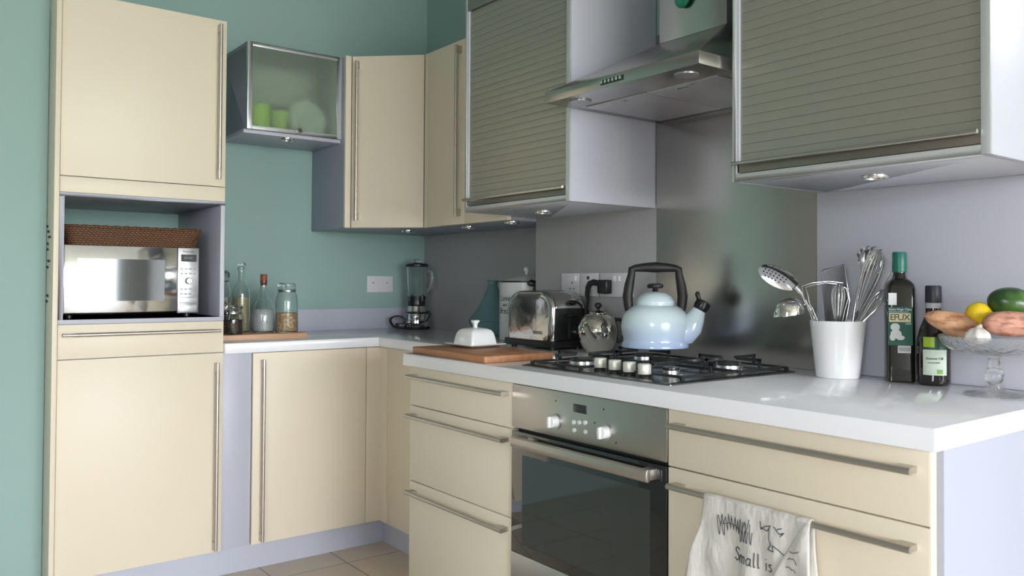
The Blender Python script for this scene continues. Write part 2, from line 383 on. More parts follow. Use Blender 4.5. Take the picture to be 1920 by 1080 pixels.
# ================================================================= WALL CABINETS
g = thing('glass_door_wall_cabinet', 'small wall cabinet with aluminium-framed frosted glass flap door', 'wall cabinet', (.16, -.86, 1.79), world=True)
gy0, gy1, gz0, gz1 = -1.079, -.6465, 1.805, 2.183
DKL = mat('shade_darkened_laminate', (.26, .28, .34), .4)  # carcass laminate coloured darker to carry the shade on its outer side
part(g, MB().box(.001, gy0, gz0, .310, gy0 + .016, gz1).box(.001, gy1 - .016, gz0, .310, gy1, gz1).box(.001, gy0, gz1 - .016, .310, gy1, gz1).box(.001, gy0 + .016, gz0, .008, gy1 - .016, gz1 - .016), 'carcass', DKL, .0006)
part(g, MB().box(.0082, gy0 + .0162, gz0 + .0002, .310, gy0 + .0175, gz1 - .0165).box(.0082, gy0 + .0175, gz0 + .0002, .0095, gy1 - .0175, gz1 - .0165).box(.0082, gy1 - .0175, gz0 + .0002, .310, gy1 - .0162, gz1 - .0165).box(.0095, gy0 + .0175, gz0 + .0002, .310, gy1 - .0175, gz0 + .0012), 'lining', mat('white_melamine', (.78, .79, .76), .4))
part(g, MB().box(.001, gy0 - .012, 1.789, .322, gy1, gz0 - .0005), 'bottom_panel', LILAC, .0008)
fr = MB(); fx0, fx1 = .312, .332; b_ = .021
fr.box(fx0, gy0, gz0 + .001, fx1, gy0 + b_, gz1).box(fx0, gy1 - b_, gz0 + .001, fx1, gy1, gz1).box(fx0, gy0 + b_, gz0 + .001, fx1, gy1 - b_, gz0 + .018).box(fx0, gy0 + b_, gz1 - .018, fx1, gy1 - b_, gz1)
fd = part(g, fr, 'door_frame', ALU, .0008)
part(fd, MB().box(.320, gy0 + b_ - .003, gz0 + .016, .324, gy1 - b_ + .003, gz1 - .016), 'frosted_pane', FROST)
part(fd, MB().lathe([(0, 0), (.006, .001), (.006, .012), (.012, .016), (.0135, .022), (.011, .028), (0, .030)], 20).build('k', CHROME) and MB().tube([(.331, -.855, 1.818), (.343, -.855, 1.818), (.347, -.855, 1.818), (.356, -.855, 1.818), (.361, -.855, 1.818)], [.006, .006, .013, .014, .008], 20), 'knob', CHROME)
bpy.data.objects.remove(bpy.data.objects['k'])
def bowl_prof(): return None
tag(MB().tube([(.235, -.990, 1.807), (.235, -.990, 1.93)], [.042, .046], 28).build('storage_tub', mat('lime_green_plastic', (.50, .78, .02), .4)), 'lime green tub blurred behind the frosted cabinet door', 'tub')
tag(MB().tube([(.235, -.900, 1.807), (.235, -.900, 1.915)], [.036, .040], 28).build('storage_tub', mat('pale_green_plastic', (.50, .66, .12), .4)), 'paler green tub on the right behind frosted glass', 'tub')
tag(MB().lathe([(0, 0), (.07, .003), (.088, .012), (.090, .014), (.068, .008), (0, .005)], 36).build('serving_plate', WHITEC), 'white round plate standing on edge behind the frosted glass', 'plate')
pl = bpy.data.objects['serving_plate']; pl.rotation_euler = (0, R(80), 0); pl.location = (.20, -.76, 1.8965)

cc = thing('diagonal_corner_wall_cabinet', 'cream wall cabinet with diagonal door across the corner', 'wall cabinet', (.3, -.3, 1.398), world=True)
zb, zt = 1.398, 2.186
part(cc, MB().prism([(.001, -.645), (.355, -.645), (.355, -.615), (.60, -.355), (.641, -.355), (.641, -.0005), (.001, -.0005)], zb, zt - .001), 'carcass', mat('slate_laminate', (.30, .32, .38), .4), .0006)
a = Vector((.373, -.616)); b = Vector((.613, -.373)); t = (b - a).normalized(); n = Vector((t.y, -t.x))
part(cc, MB().prism([(.356, -.645), (.374, -.645), (.374, -.618), (.356, -.614)], zb, zt), 'front_strip', CREAM, .0008)
part(cc, MB().prism([(.616, -.373), (.641, -.373), (.641, -.356), (.604, -.356)], zb, zt), 'front_strip', CREAM, .0008)
q = [a + t * .002, b - t * .002, b - t * .002 - n * .016, a + t * .002 - n * .016]
o = part(cc, MB().prism([(v.x, v.y) for v in q], zb + .001, zt), 'door', CREAM, .001)
hp = a + t * .032
handle(o, (hp.x, hp.y, 1.432), (hp.x, hp.y, 2.158), (n.x, n.y, 0))

wc = thing('wall_cabinet', 'cream wall cabinet between the corner cabinet and the left shutter cabinet', 'wall cabinet', (.95, -.2, 1.398), world=True)
part(wc, MB().box(.6425, -.353, zb, 1.2545, -.0065, zt - .001), 'carcass', mat('slate_laminate_2', (.30, .32, .38), .4), .0006)
o = part(wc, MB().box(.6435, -.373, zb + .001, .9475, -.354, zt), 'door', CREAM, .001)
handle(o, (.915, -.373, 1.432), (.915, -.373, 2.158), (0, -1, 0))
part(wc, MB().box(.9505, -.373, zb + .001, 1.2545, -.354, zt), 'door', CREAM, .001)

SHUT = mat('grey_green_aluminium_slats', (.385, .375, .32), .38, .6)
def shutter_cabinet(x0, x1, label, seed):
    t = thing('shutter_wall_cabinet', label, 'wall cabinet', ((x0 + x1) / 2, -.42, 1.4086), world=True)
    yf = -.6183; yb = -.2322; z0 = 1.4086; z1 = 2.25
    mb = MB().box(x1 - .018, yf + .002, z0, x1, yb, z1).box(x0, yf + .002, z0, x0 + .018, yb, z1).box(x0 + .018, yf + .03, z0, x1 - .018, yb, z0 + .018).box(x0 + .018, yf + .03, z1 - .018, x1 - .018, yb, z1).box(x0 + .018, yb + -.006, z0 + .018, x1 - .018, yb, z1 - .018)
    part(t, mb, 'carcass', mat('pale_grey_laminate', (.52, .53, .60), .35), .0006)
    mb = MB().box(x0 - .001, yf - .001, z0, x0 + .010, yf + .004, z1).box(x1 - .018, yf - .001, z0, x1 + .0008, yf + .004, z1).box(x0 + .010, yf - .001, z0, x1 - .018, yf + .03, z0 + .020)
    part(t, mb, 'trim', ALU, .0005)
    part(t, MB().box(x0 + .010, yf, 2.149, x1 - .018, yf + .03, z1), 'top_rail', mat('rail_grey', (.24, .25, .22), .4, .5), .0008)
    # slatted shutter as one profile
    prof = []; z = 1.455; p = .0236
    while z < 2.143:
        zz = min(z + p, 2.147)
        prof += [(yf + .0085, z), (yf + .0072, z + .0007), (yf + .007, z + .002), (yf + .007, zz - .002), (yf + .0072, zz - .0007)]
        z += p
    prof.append((yf + .012, 2.147)); prof.append((yf + .018, 2.147)); prof.append((yf + .018, 1.455))
    sh = part(t, MB().loft([[(x, a_, b_2) for a_, b_2 in prof] for x in (x0 + .012, x1 - .019)]), 'shutter', SHUT, ang=25)
    part(sh, MB().box(x0 + .012, yf + .002, 1.4305, x1 - .019, yf + .016, 1.4545), 'bottom_slat', mat('bottom_slat_brown_reflection', (.25, .225, .19), .35, .8), .0008)  # brown reflection put into the slat colour
    mb = MB().cyl((x0 + .004, yf - .012, 1.4535), (x1 - .020, yf - .012, 1.4535), .0048, 14)
    for x in (x0 + .016, x1 - .034): mb.box(x, yf - .010, 1.450, x + .010, yf + .004, 1.457)
    part(sh, mb, 'handle', mat('pale_nickel', (.62, .60, .55), .22, 1.0))
    return t
shutter_cabinet(1.3235, 1.9145, 'grey roller-shutter wall cabinet left of the cooker hood', 1)
shutter_cabinet(2.5475, 3.168, 'large grey roller-shutter wall cabinet right of the cooker hood', 2)

# recessed spotlights under the cabinets
def spot(loc, label, r=.031):
    t = thing('recessed_spotlight', label, 'spotlight', loc, 0, 'spotlights under the wall cabinets')
    MB().lathe([(r * .66, -.001), (r * .7, -.008), (r * .93, -.0085), (r, -.005), (r, 0), (r * .66, 0)], 28).build('bezel', CHROME, t)
    MB().lathe([(0, -.0062), (r * .5, -.006), (r * .655, -.004), (r * .655, -.0004), (0, -.0004)], 24).build('lens', mat('spot_lens', (.85, .85, .82), .12, .6), t)
spot((.285, -.884, 1.789), 'chrome spotlight under the frosted glass cabinet')
spot((.386, -.325, 1.398), 'chrome spotlight under the diagonal corner cabinet')
spot((.814, -.262, 1.398), 'left chrome spotlight under the cream wall cabinet')
spot((1.185, -.300, 1.398), 'right chrome spotlight under the cream wall cabinet')
spot((1.564, -.441, 1.4086), 'chrome spotlight under the left shutter cabinet')
spot((2.851, -.479, 1.4086), 'chrome spotlight under the right shutter cabinet')

# ================================================================= HOOD
hd = thing('cooker_hood', 'stainless steel chimney cooker hood between the shutter cabinets', 'cooker hood', (2.22, -.47, 1.698), world=True)
hx0, hx1, hy0, hy1 = 1.917, 2.5235, -.7196, -.2325
HOODS = mat('hood_steel', (.47, .455, .44), .24, 1.0, bump=((3, 900, 900), .06, .0005))
cn = part(hd, MB().loft([[(hx0, hy0, 1.699), (hx1, hy0, 1.699), (hx1, hy1, 1.699), (hx0, hy1, 1.699)], [(hx0, hy0, 1.732), (hx1, hy0, 1.732), (hx1, hy1, 1.732), (hx0, hy1, 1.732)]]), 'canopy', HOODS, .0008)
part(hd, MB().loft([[(hx0 + .003, hy0 + .003, 1.7325), (hx1 - .003, hy0 + .003, 1.7325), (hx1 - .003, hy1, 1.7325), (hx0 + .003, hy1, 1.7325)], [(2.098, -.412, 1.897), (2.362, -.412, 1.897), (2.362, hy1, 1.897), (2.098, hy1, 1.897)]]), 'sloped_top', HOODS, .0006)
part(hd, MB().box(2.099, -.411, 1.898, 2.361, hy1, 2.74), 'chimney_duct', HOODS, .0008)
for x0_, x1_ in ((hx0 + .045, 2.2185), (2.2225, hx1 - .045)):
    f_ = part(hd, MB().box(x0_, hy0 + .125, 1.6955, x1_, hy1 - .03, 1.6985), 'grease_filter', mat('filter_mesh', (.62, .60, .62), .42, .8, bump=((400, 400, 400), .4, .001)), .0006)
    part(f_, MB().box((x0_ + x1_) / 2 - .03, hy0 + .135, 1.6925, (x0_ + x1_) / 2 + .03, hy0 + .15, 1.6955), 'catch', CHROMED, .0008)
for x_ in (2.01, 2.43):
    part(hd, MB().cyl((x_, hy0 + .06, 1.6988), (x_, hy0 + .06, 1.695), .033, 28), 'lamp', mat('hood_lamp_glass', (.35, .35, .36), .25, .5))
pn = part(cn, MB().box(2.165, hy0 - .001, 1.7085, 2.257, hy0 + .001, 1.7225), 'switch_panel', BLACKM)
for k in range(6):
    x_ = 2.174 + k * .0148
    part(cn, MB().cyl((x_, hy0 - .001, 1.7155), (x_, hy0 - .006, 1.7155), .0048, 14), 'switch_button', CHROME)
tag(MB().ball((2.205, -.424, 2.003), .030, .012, .021, 20, fn=lambda d: 1 + .08 * math.sin(3 * math.atan2(d.z, d.x))).build('fridge_magnet', mat('emerald_plastic', (.02, .24, .15), .3)), 'small emerald green magnet on the chimney front of the cooker hood', 'magnet')
# ================================================================= MICROWAVE AND BASKET
mw = thing('microwave_oven', 'silver mirror-door microwave oven in the tall cabinet niche', 'microwave', (.35, -1.56, 1.0145), world=True)
my0, my1, mz0, mz1, mx = -1.793, -1.3295, 1.0275, 1.279, .535
part(mw, MB().box(.12, my0 + .003, mz0, mx - .012, my1 - .003, mz1 - .002), 'body', mat('microwave_casing', (.30, .30, .31), .35, .6), .003)
for y in (my0 + .03, my1 - .03):
    for x in (.16, mx - .05): part(mw, MB().cyl((x, y, 1.0143), (x, y, mz0 + .001), .012, 14), 'foot', BLACK)
MIRR = mat('mirror_silver', (.80, .80, .81), .09, 1.0)
yd = my1 - .078
md = part(mw, MB().box(mx - .012, my0, mz0 + .001, mx, yd - .001, mz1), 'door', MIRR, .002)
part(md, MB().box(mx - .001, my0 + .047, mz0 + .050, mx + .0006, yd - .046, mz1 - .048), 'window', mat('dark_mirror_window', (.16, .17, .18), .05, 1.0))
mp_ = part(mw, MB().box(mx - .012, yd + .001, mz0 + .001, mx, my1, mz1), 'control_panel', mat('panel_silver', (.66, .67, .70), .28, .85), .002)
part(mp_, MB().box(mx - .001, yd + .012, 1.226, mx + .0008, my1 - .009, 1.2535), 'display', mat('microwave_display', (.035, .04, .045), .12))
ym = (yd + my1) / 2
fx = lambda X, Y, Z: (mx + .0004 + Z, ym + X, Y)
text_mesh('Panasonic', .0105, lambda X, Y, Z: (mx + .0004 + Z, ym + X, 1.2645 + Y), 'lettering', INK, mp_)
text_mesh('88:88', .015, lambda X, Y, Z: (mx + .0009 + Z, ym + X, 1.240 + Y), 'lettering', mat('display_digits', (.20, .22, .23), .4), mp_)
for z in (1.198, 1.180, 1.121, 1.102):
    for k in range(4): part(mp_, MB().box(mx - .0005, ym - .030 + k * .0155, z - .003, mx + .0012, ym - .0185 + k * .0155, z + .003), 'button', mat('button_grey', (.42, .43, .46), .4), .0006)
part(mp_, MB().tube([(mx, ym, 1.152), (mx + .014, ym, 1.152), (mx + .017, ym, 1.152)], [.0135, .0125, .010], 26), 'dial', CHROME)
part(mp_, MB().box(mx - .0005, ym - .032, 1.033, mx + .0018, ym + .032, 1.062), 'door_button', mat('door_button', (.60, .61, .64), .3, .5), .0012)
part(mp_, MB().box(mx - .0005, ym - .032, 1.066, mx + .0014, ym + .032, 1.090), 'start_button', mat('start_button', (.52, .53, .56), .35, .5), .0012)

def wicker():
    m = bpy.data.materials.new('brown_wicker'); m.use_nodes = True; n = m.node_tree; b = n.nodes['Principled BSDF']
    t = n.nodes.new('ShaderNodeTexCoord'); mp = n.nodes.new('ShaderNodeMapping'); mp.inputs['Scale'].default_value = (1, 1, 1)
    br = n.nodes.new('ShaderNodeTexWave'); br.wave_type = 'BANDS'; br.bands_direction = 'DIAGONAL'; br.inputs['Scale'].default_value = 45; br.inputs['Distortion'].default_value = 2.5; br.inputs['Detail'].default_value = 3; br.inputs['Detail Scale'].default_value = 3
    w2 = n.nodes.new('ShaderNodeTexWave'); w2.bands_direction = 'Z'; w2.inputs['Scale'].default_value = 40; w2.inputs['Distortion'].default_value = 1.2
    ml = n.nodes.new('ShaderNodeMath'); ml.operation = 'MULTIPLY'
    rp = n.nodes.new('ShaderNodeValToRGB'); rp.color_ramp.elements[0].color = (.045, .018, .008, 1); rp.color_ramp.elements[1].color = (.33, .15, .06, 1); rp.color_ramp.elements[1].position = .75
    for x in (br, w2): n.links.new(t.outputs['Object'], x.inputs[0])
    n.links.new(br.outputs[1], ml.inputs[0]); n.links.new(w2.outputs[1], ml.inputs[1]); n.links.new(ml.outputs[0], rp.inputs[0]); n.links.new(rp.outputs[0], b.inputs['Base Color'])
    bp = n.nodes.new('ShaderNodeBump'); bp.inputs['Strength'].default_value = .8; bp.inputs['Distance'].default_value = .004
    n.links.new(ml.outputs[0], bp.inputs['Height']); n.links.new(bp.outputs[0], b.inputs['Normal']); b.inputs['Roughness'].default_value = .55
    return m
WICK = wicker()
bk = thing('wicker_tray', 'brown wicker tray lying on top of the microwave', 'tray', (.34, -1.555, 1.2795), world=True)
def rrect(x0, y0, x1, y1, z, r=.03, k=6):
    o = []
    for cx, cy, a0 in ((x1 - r, y1 - r, 0), (x0 + r, y1 - r, 90), (x0 + r, y0 + r, 180), (x1 - r, y0 + r, 270)):
        for i in range(k + 1): a_ = R(a0 + 90 * i / k); o.append((cx + r * math.cos(a_), cy + r * math.sin(a_), z))
    return o
rings = []
for z, e in ((1.2798, .016), (1.300, .011), (1.325, .004), (1.345, -.001)): rings.append(rrect(.17 + e, -1.789 + e, .533 - e, -1.3165 - e, z))
rings += [rrect(.17 + e, -1.789 + e, .533 - e, -1.3165 - e, z) for z, e in ((1.345, .010), (1.325, .014), (1.292, .022))]
part(bk, MB().loft(rings), 'tray_body', WICK)
rp_ = rrect(.172, -1.787, .531, -1.3185, 1.347)
def braid(pts, r, amp, fr_):
    o = []; L = 0
    P = [Vector(p) for p in pts]; P.append(P[0]); out = []
    for i in range(len(P) - 1):
        n_ = max(1, int((P[i + 1] - P[i]).length / .006))
        for j in range(n_): out.append(P[i].lerp(P[i + 1], j / n_))
    return [(p.x, p.y, p.z + amp * math.sin(k * fr_)) for k, p in enumerate(out)]
part(bk, MB().tube(braid(rp_, .006, .0013, 1.1), .0062, 8, closed=True), 'rim', WICK)

# ================================================================= JARS BY THE TALL CABINET
tag(MB().box(.17, -1.246, H + .0004, .492, -.868, H + .024).build('wooden_board', PINE, bev=.0015), 'pale wooden board under the glass jars and bottles beside the tall cabinet', 'board')
ZB_ = H + .0243
def glass_vessel(name, label, cat, loc, prof_out, wall=.003, group=None):
    t = thing(name, label, cat, loc, YAW, group)
    inner = [(max(r - wall, .001), z + (wall if i == 0 else 0)) for i, (r, z) in enumerate(prof_out)]
    p = [(0, prof_out[0][1])] + list(prof_out) + inner[::-1] + [(0, inner[0][1] + wall)]
    MB().lathe(p, 36).build('glass_body', GLASS, t)
    return t
# clip-top jar of muesli
j = glass_vessel('clip_top_jar', 'clip-top glass jar half full of muesli, right end of the wooden board', 'jar', (.405, -.925, ZB_), [(.044, 0), (.047, .006), (.047, .13), (.044, .155), (.036, .172), (.036, .182), (.039, .186)])
MUES = mat('muesli', (.42, .25, .12), .8, bump=((140, 140, 140), 1, .006), var=((110, 110, 110), (.70, .52, .32), .42, .6))
MB().lathe([(0, .006), (.042, .006), (.0435, .012), (.0435, .082), (.03, .086), (0, .084)], 32).build('muesli', MUES, j)
MB().lathe([(0, .190), (.038, .190), (.0395, .195), (.0385, .206), (.030, .212), (0, .213)], 32).build('glass_lid', GLASS, j)
MB().lathe([(.0362, .172), (.0395, .174), (.0395, .179), (.0362, .181)], 30).build('wire_ring', CHROMED, j)
MB().tube([(-.006, -.040, .176), (-.012, -.047, .19), (-.006, -.045, .205), (.006, -.045, .205), (.012, -.047, .19), (.006, -.040, .176)], .0017, 8, closed=True).build('clip', CHROMED, j)
# corked bottle
j = glass_vessel('corked_bottle', 'pear-shaped clear bottle with red-brown cork, frosty contents', 'bottle', (.365, -1.012, ZB_), [(.042, 0), (.047, .008), (.048, .05), (.046, .09), (.036, .125), (.022, .155), (.0145, .18), (.013, .205), (.0145, .215), (.0145, .220)])
MB().lathe([(0, .005), (.043, .006), (.0445, .05), (.0425, .088), (.038, .098), (0, .1)], 32).build('salt', mat('coarse_salt', (.50, .54, .56), .4, bump=((220, 220, 220), 1, .005), var=((160, 160, 160), (.72, .76, .78), .4, .6)), j)
MB().lathe([(0, .200), (.0112, .200), (.0128, .221), (.0142, .2225), (.0142, .245), (.012, .248), (0, .248)], 24).build('cork', mat('red_brown_cork', (.26, .07, .04), .6), j)
# tall bottle
j = glass_vessel('tall_bottle', 'tall clear glass bottle half full of pale grain, leftmost slender one', 'bottle', (.300, -1.085, ZB_), [(.033, 0), (.036, .006), (.036, .165), (.033, .185), (.020, .21), (.0135, .225), (.0125, .262), (.0155, .266), (.0155, .276), (.0125, .279)])
MB().lathe([(0, .005), (.0325, .006), (.0325, .150), (0, .153)], 28).build('pale_grain', mat('pale_grain', (.52, .46, .27), .7, bump=((200, 200, 200), 1, .004)), j)
MB().lathe([(0, .262), (.0093, .262), (.0112, .281), (.017, .284), (.017, .292), (.010, .298), (0, .299)], 24).build('stopper', GLASS, j)
# tall lidded jar at the cabinet edge
j = glass_vessel('tall_clip_top_jar', 'tall clip-top jar of grey pasta half hidden by the tall cabinet', 'jar', (.265, -1.165, ZB_), [(.042, 0), (.046, .006), (.046, .165), (.040, .195), (.036, .21), (.036, .225), (.039, .229)])
MB().lathe([(0, .006), (.042, .006), (.0425, .150), (0, .155)], 30).build('pasta', mat('grey_brown_pasta', (.20, .18, .15), .7, bump=((90, 90, 90), 1, .01), var=((60, 60, 60), (.60, .58, .54), .45, .55)), j)
MB().lathe([(0, .232), (.039, .232), (.041, .237), (.040, .252), (.03, .262), (0, .264)], 30).build('glass_lid', GLASS, j)
MB().lathe([(.0362, .213), (.042, .214), (.042, .2185), (.0362, .220)], 30).build('wire_ring', CHROMED, j)
MB().tube([(.02, -.036, .216), (.026, -.044, .235), (.022, -.044, .25), (.010, -.047, .25), (.006, -.048, .235), (.010, -.041, .216)], .0018, 8, closed=True).build('clip', CHROMED, j)
# small jar in front
j = glass_vessel('small_clip_top_jar', 'small clip-top jar of dark coffee, front of the wooden board', 'jar', (.432, -1.165, ZB_), [(.042, 0), (.045, .005), (.045, .068), (.041, .082), (.037, .090), (.037, .096), (.040, .099)])
MB().lathe([(0, .005), (.0405, .006), (.0415, .010), (.0415, .060), (0, .063)], 30).build('coffee', mat('dark_coffee', (.028, .017, .012), .6, bump=((150, 150, 150), 1, .006), var=((120, 120, 120), (.10, .06, .04), .45, .6)), j)
MB().lathe([(0, .101), (.039, .101), (.041, .105), (.040, .113), (.03, .118), (0, .119)], 30).build('glass_lid', GLASS, j)
MB().lathe([(.0372, .084), (.0415, .085), (.0415, .090), (.0372, .091)], 30).build('wire_ring', CHROMED, j)
MB().tube([(-.007, -.041, .090), (-.009, -.050, .104), (-.004, -.045, .118), (.004, -.045, .118), (.009, -.050, .104), (.007, -.041, .090), (.004, -.049, .06), (-.004, -.049, .06)], .0018, 8, closed=True).build('clip', CHROMED, j)

# ================================================================= BLENDER, BLANK PLATE, TAGINE, CANISTER
j = thing('jug_blender', 'chrome and black jug blender with clear glass jug in the corner', 'blender', (.155, -.140, H + .0003), YAW)
MB().lathe([(0, 0), (.068, 0), (.070, .004), (.070, .014), (0, .014)], 40).build('base_foot', BLACK, j)
ch = MB().lathe([(0, .0142), (.066, .0142), (.067, .018), (.060, .026), (.054, .032), (.053, .044), (.0545, .046), (.0545, .049), (.053, .051), (.0515, .072), (.0525, .075), (.0525, .079), (.050, .082), (.046, .112), (.044, .118), (0, .118)], 44).build('motor_base', CHROME, j)
MB().cyl((.012, -.0525, .058), (.012, -.060, .058), .008, 20).build('knob', BLACK, ch)
MB().lathe([(.0528, .0835), (.0545, .0835), (.0545, .089), (.0515, .089)], 40).build('band', BLACK, ch)
cl_ = MB().lathe([(0, .1183), (.043, .1183), (.0465, .124), (.044, .140), (.047, .160), (.047, .166), (.036, .160), (.034, .13), (0, .128)], 36).build('collar', BLACK, j)
for k in range(4):
    a_ = R(45 + 90 * k); MB().box(-.006, -.004, 0, .006, .004, .03).build('lug', BLACK, cl_, off=(.043 * math.cos(a_), .043 * math.sin(a_), .145))
MB().lathe([(0, .131), (.030, .131), (.035, .14), (.045, .170), (.053, .312), (.055, .318), (.052, .318), (.0495, .312), (.0415, .172), (.031, .146), (0, .142)], 40).build('glass_jug', GLASS, j)
MB().tube([(.051, 0, .296), (.065, 0, .300), (.078, 0, .286), (.081, 0, .262), (.076, 0, .235), (.064, 0, .205), (.047, 0, .188)], [.006, .008, .008, .008, .0075, .007, .006], 12).build('jug_handle', GLASS, j)
ld = MB().lathe([(0, .3185), (.057, .3185), (.059, .324), (.057, .332), (.045, .336), (.026, .337), (.025, .339), (0, .339)], 40).build('lid', BLACK, j)
MB().lathe([(0, .3395), (.018, .3395), (.019, .355), (.015, .357), (0, .357)], 24).build('filler_cap', GLASS, ld)
for k in range(4):
    a_ = R(90 * k + 20); MB().tube([(0, 0, .143), (.010 * math.cos(a_), .010 * math.sin(a_), .147), (.02 * math.cos(a_), .02 * math.sin(a_), .158 if k % 2 else .150)], [.003, .003, .001], 8).build('blade', CHROMED, j)
loops = []
for k in range(46):
    u_ = k / 45; a_ = u_ * math.pi * 5.6
    rr_ = .034 + .004 * math.sin(3 * a_)
    loops.append((-.098 + rr_ * math.cos(a_) * (1 + .15 * u_), -.004 + .016 * math.sin(a_ * .37), .037 + .030 * math.sin(a_)))
cd_ = [(-.05, .05, .02), (-.072, .03, .008)] + loops
MB().tube(cd_, .0034, 8).build('power_cord', BLACK, j)
MB().tube([(-.060, -.026, .012), (-.03, -.062, .03), (.02, -.069, .028), (.058, -.042, .045), (.071, 0, .075), (.06, .03, .088), (0, .062, .088), (-.055, .03, .088), (-.052, -.018, .086), (-.02, -.057, .088), (.03, -.055, .088), (.062, -.02, .080)], .0034, 8).build('wrapped_cord', BLACK, j)
MB().box(-.024, -.018, -.014, .024, .018, .014).build('plug', BLACK, j, bev=.004, off=(-.078, -.030, .017))

pp = thing('blank_wall_plate', 'white double blanking plate with two screws on the green wall', 'wall plate', (.001, -.272, 1.139), world=True)
part(pp, MB().box(.0005, -.346, 1.097, .0085, -.1985, 1.181), 'plate', WHITEPL, .0015)
for y in (-.312, -.232): part(pp, MB().cyl((.0085, y, 1.146), (.0098, y, 1.146), .0036, 14), 'screw', mat('screw_grey', (.12, .12, .12), .4, .6))

TEAL = mat('teal_glaze', (.12, .23, .245), .3, coat=.4)
j = thing('tagine', 'teal glazed tagine with tall cone lid beside the enamel canister', 'tagine', (.803, -.122, H + .0003), YAW); j.scale = (.84, .84, 1)
MB().lathe([(0, 0), (.085, 0), (.105, .012), (.122, .045), (.128, .062), (.131, .068), (.124, .070), (.116, .05), (0, .02)], 48).build('dish', TEAL, j)
MB().lathe([(.124, .0705), (.130, .0705), (.131, .076), (.118, .086), (.098, .105), (.075, .135), (.055, .168), (.036, .205), (.024, .232), (.026, .238), (.032, .246), (.028, .251), (0, .247)], 48).build('cone_lid', TEAL, j)

j = thing('enamel_canister', 'tall white enamel canister with black rim and handwritten words behind the toaster', 'canister', (1.068, -.133, H + .0003), YAW)
cb_ = MB().lathe([(0, 0), (.1135, 0), (.116, .003), (.116, .242), (0, .242)], 56).build('body', ENAMELW, j)
MB().lathe([(.114, .2421), (.1185, .2421), (.1195, .2455), (.1185, .249), (.114, .249)], 56).build('black_rim', BLACK, j)
ldc = MB().lathe([(0, .2435), (.1135, .2435), (.1135, .2495), (.106, .253), (.060, .266), (.02, .274), (0, .276)], 56).build('lid', ENAMELW, j)
MB().lathe([(0, .2755), (.007, .276), (.006, .285), (.012, .294), (.013, .302), (.008, .308), (0, .309)], 24).build('knob', WHITEC, ldc)
def cyl_map(r, a0, z0, ax=0, ay=0):
    def f(X, Y, Z):
        a_ = a0 + X / r
        return (ax + (r + Z + .0006) * math.sin(a_), ay - (r + Z + .0006) * math.cos(a_), z0 + Y)
    return f
INKG = mat('faded_ink', (.06, .065, .07), .6)
for s_, z_, sz in (('Love', .175, .036), ('and', .148, .020), ('Bread', .122, .038)):
    text_mesh(s_, sz, cyl_map(.116, R(-51), z_), 'lettering', INKG, cb_, shear=.25)
MB().tube([(.012, -.1135, .236), (.020, -.124, .240), (.034, -.126, .238), (.046, -.120, .228), (.040, -.117, .212), (.034, -.112, .196)], [.010, .014, .014, .015, .013, .008], 12).build('side_handle', BLACK, j)

# ================================================================= SOCKETS, PLUG, TOASTER, TEAPOT
def wall_plate(name, label, cat, x0, x1, z0=1.1025, z1=1.1885):
    t = thing(name, label, cat, ((x0 + x1) / 2, -.2315, (z0 + z1) / 2), world=True)
    pl_ = part(t, MB().box(x0, -.2400, z0, x1, -.2315, z1), 'plate', WHITEPL, .0018)
    return t, pl_
HOLE = mat('socket_hole', (.03, .03, .03), .7)
def gang(pl_, xc, z0=1.1025):
    for dx, z, a_, b_2 in ((0, z0 + .050, .0022, .0045), (-.011, z0 + .028, .0038, .0018), (.011, z0 + .028, .0038, .0018)):
        part(pl_, MB().box(xc + dx - a_, -.2404, z - b_2, xc + dx + a_, -.2396, z + b_2), 'pin_hole', HOLE)
t_, p_ = wall_plate('wall_socket', 'white single socket plate behind the toaster, nearest the corner', 'socket', 1.428, 1.531); gang(p_, 1.49)
part(p_, MB().box(1.500, -.2425, 1.158, 1.514, -.2398, 1.178), 'switch', WHITEC, .0012)
t_, p_ = wall_plate('fused_spur_plate', 'white switched spur plate with a small black neon, middle of three', 'switch plate', 1.537, 1.6355)
part(p_, MB().box(1.5745, -.2412, 1.165, 1.587, -.2398, 1.177), 'neon', BLACK, .0008)
part(p_, MB().box(1.600, -.2425, 1.125, 1.616, -.2398, 1.145), 'switch', WHITEC, .0012); part(p_, MB().cyl((1.565, -.2398, 1.13), (1.565, -.2408, 1.13), .003, 12), 'screw', WHITEC)
t_, p_ = wall_plate('wall_socket', 'white double socket with a black plug beside the blue kettle', 'socket', 1.644, 1.812); gang(p_, 1.785)
for x in (1.722, 1.745): part(p_, MB().box(x - .007, -.2435, 1.158, x + .007, -.2398, 1.178), 'switch', WHITEC, .0012)
j = thing('power_plug', 'black plug with hanging cord in the double socket', 'plug', (1.678, -.2405, 1.140), world=True)
part(j, MB().box(1.662, -.272, 1.114, 1.712, -.2405, 1.164), 'plug_body', BLACK, .006, bseg=3)
part(j, MB().tube([(1.668, -.262, 1.150), (1.648, -.272, 1.155), (1.631, -.276, 1.150), (1.622, -.277, 1.135), (1.618, -.277, 1.11), (1.618, -.275, 1.085), (1.613, -.272, 1.06), (1.611, -.266, 1.03), (1.612, -.256, .98), (1.614, -.248, .935), (1.614, -.243, .9175)], [.011, .0115, .0115, .0105, .009, .0065, .0045, .004, .004, .004, .004], 12), 'cord', BLACK)

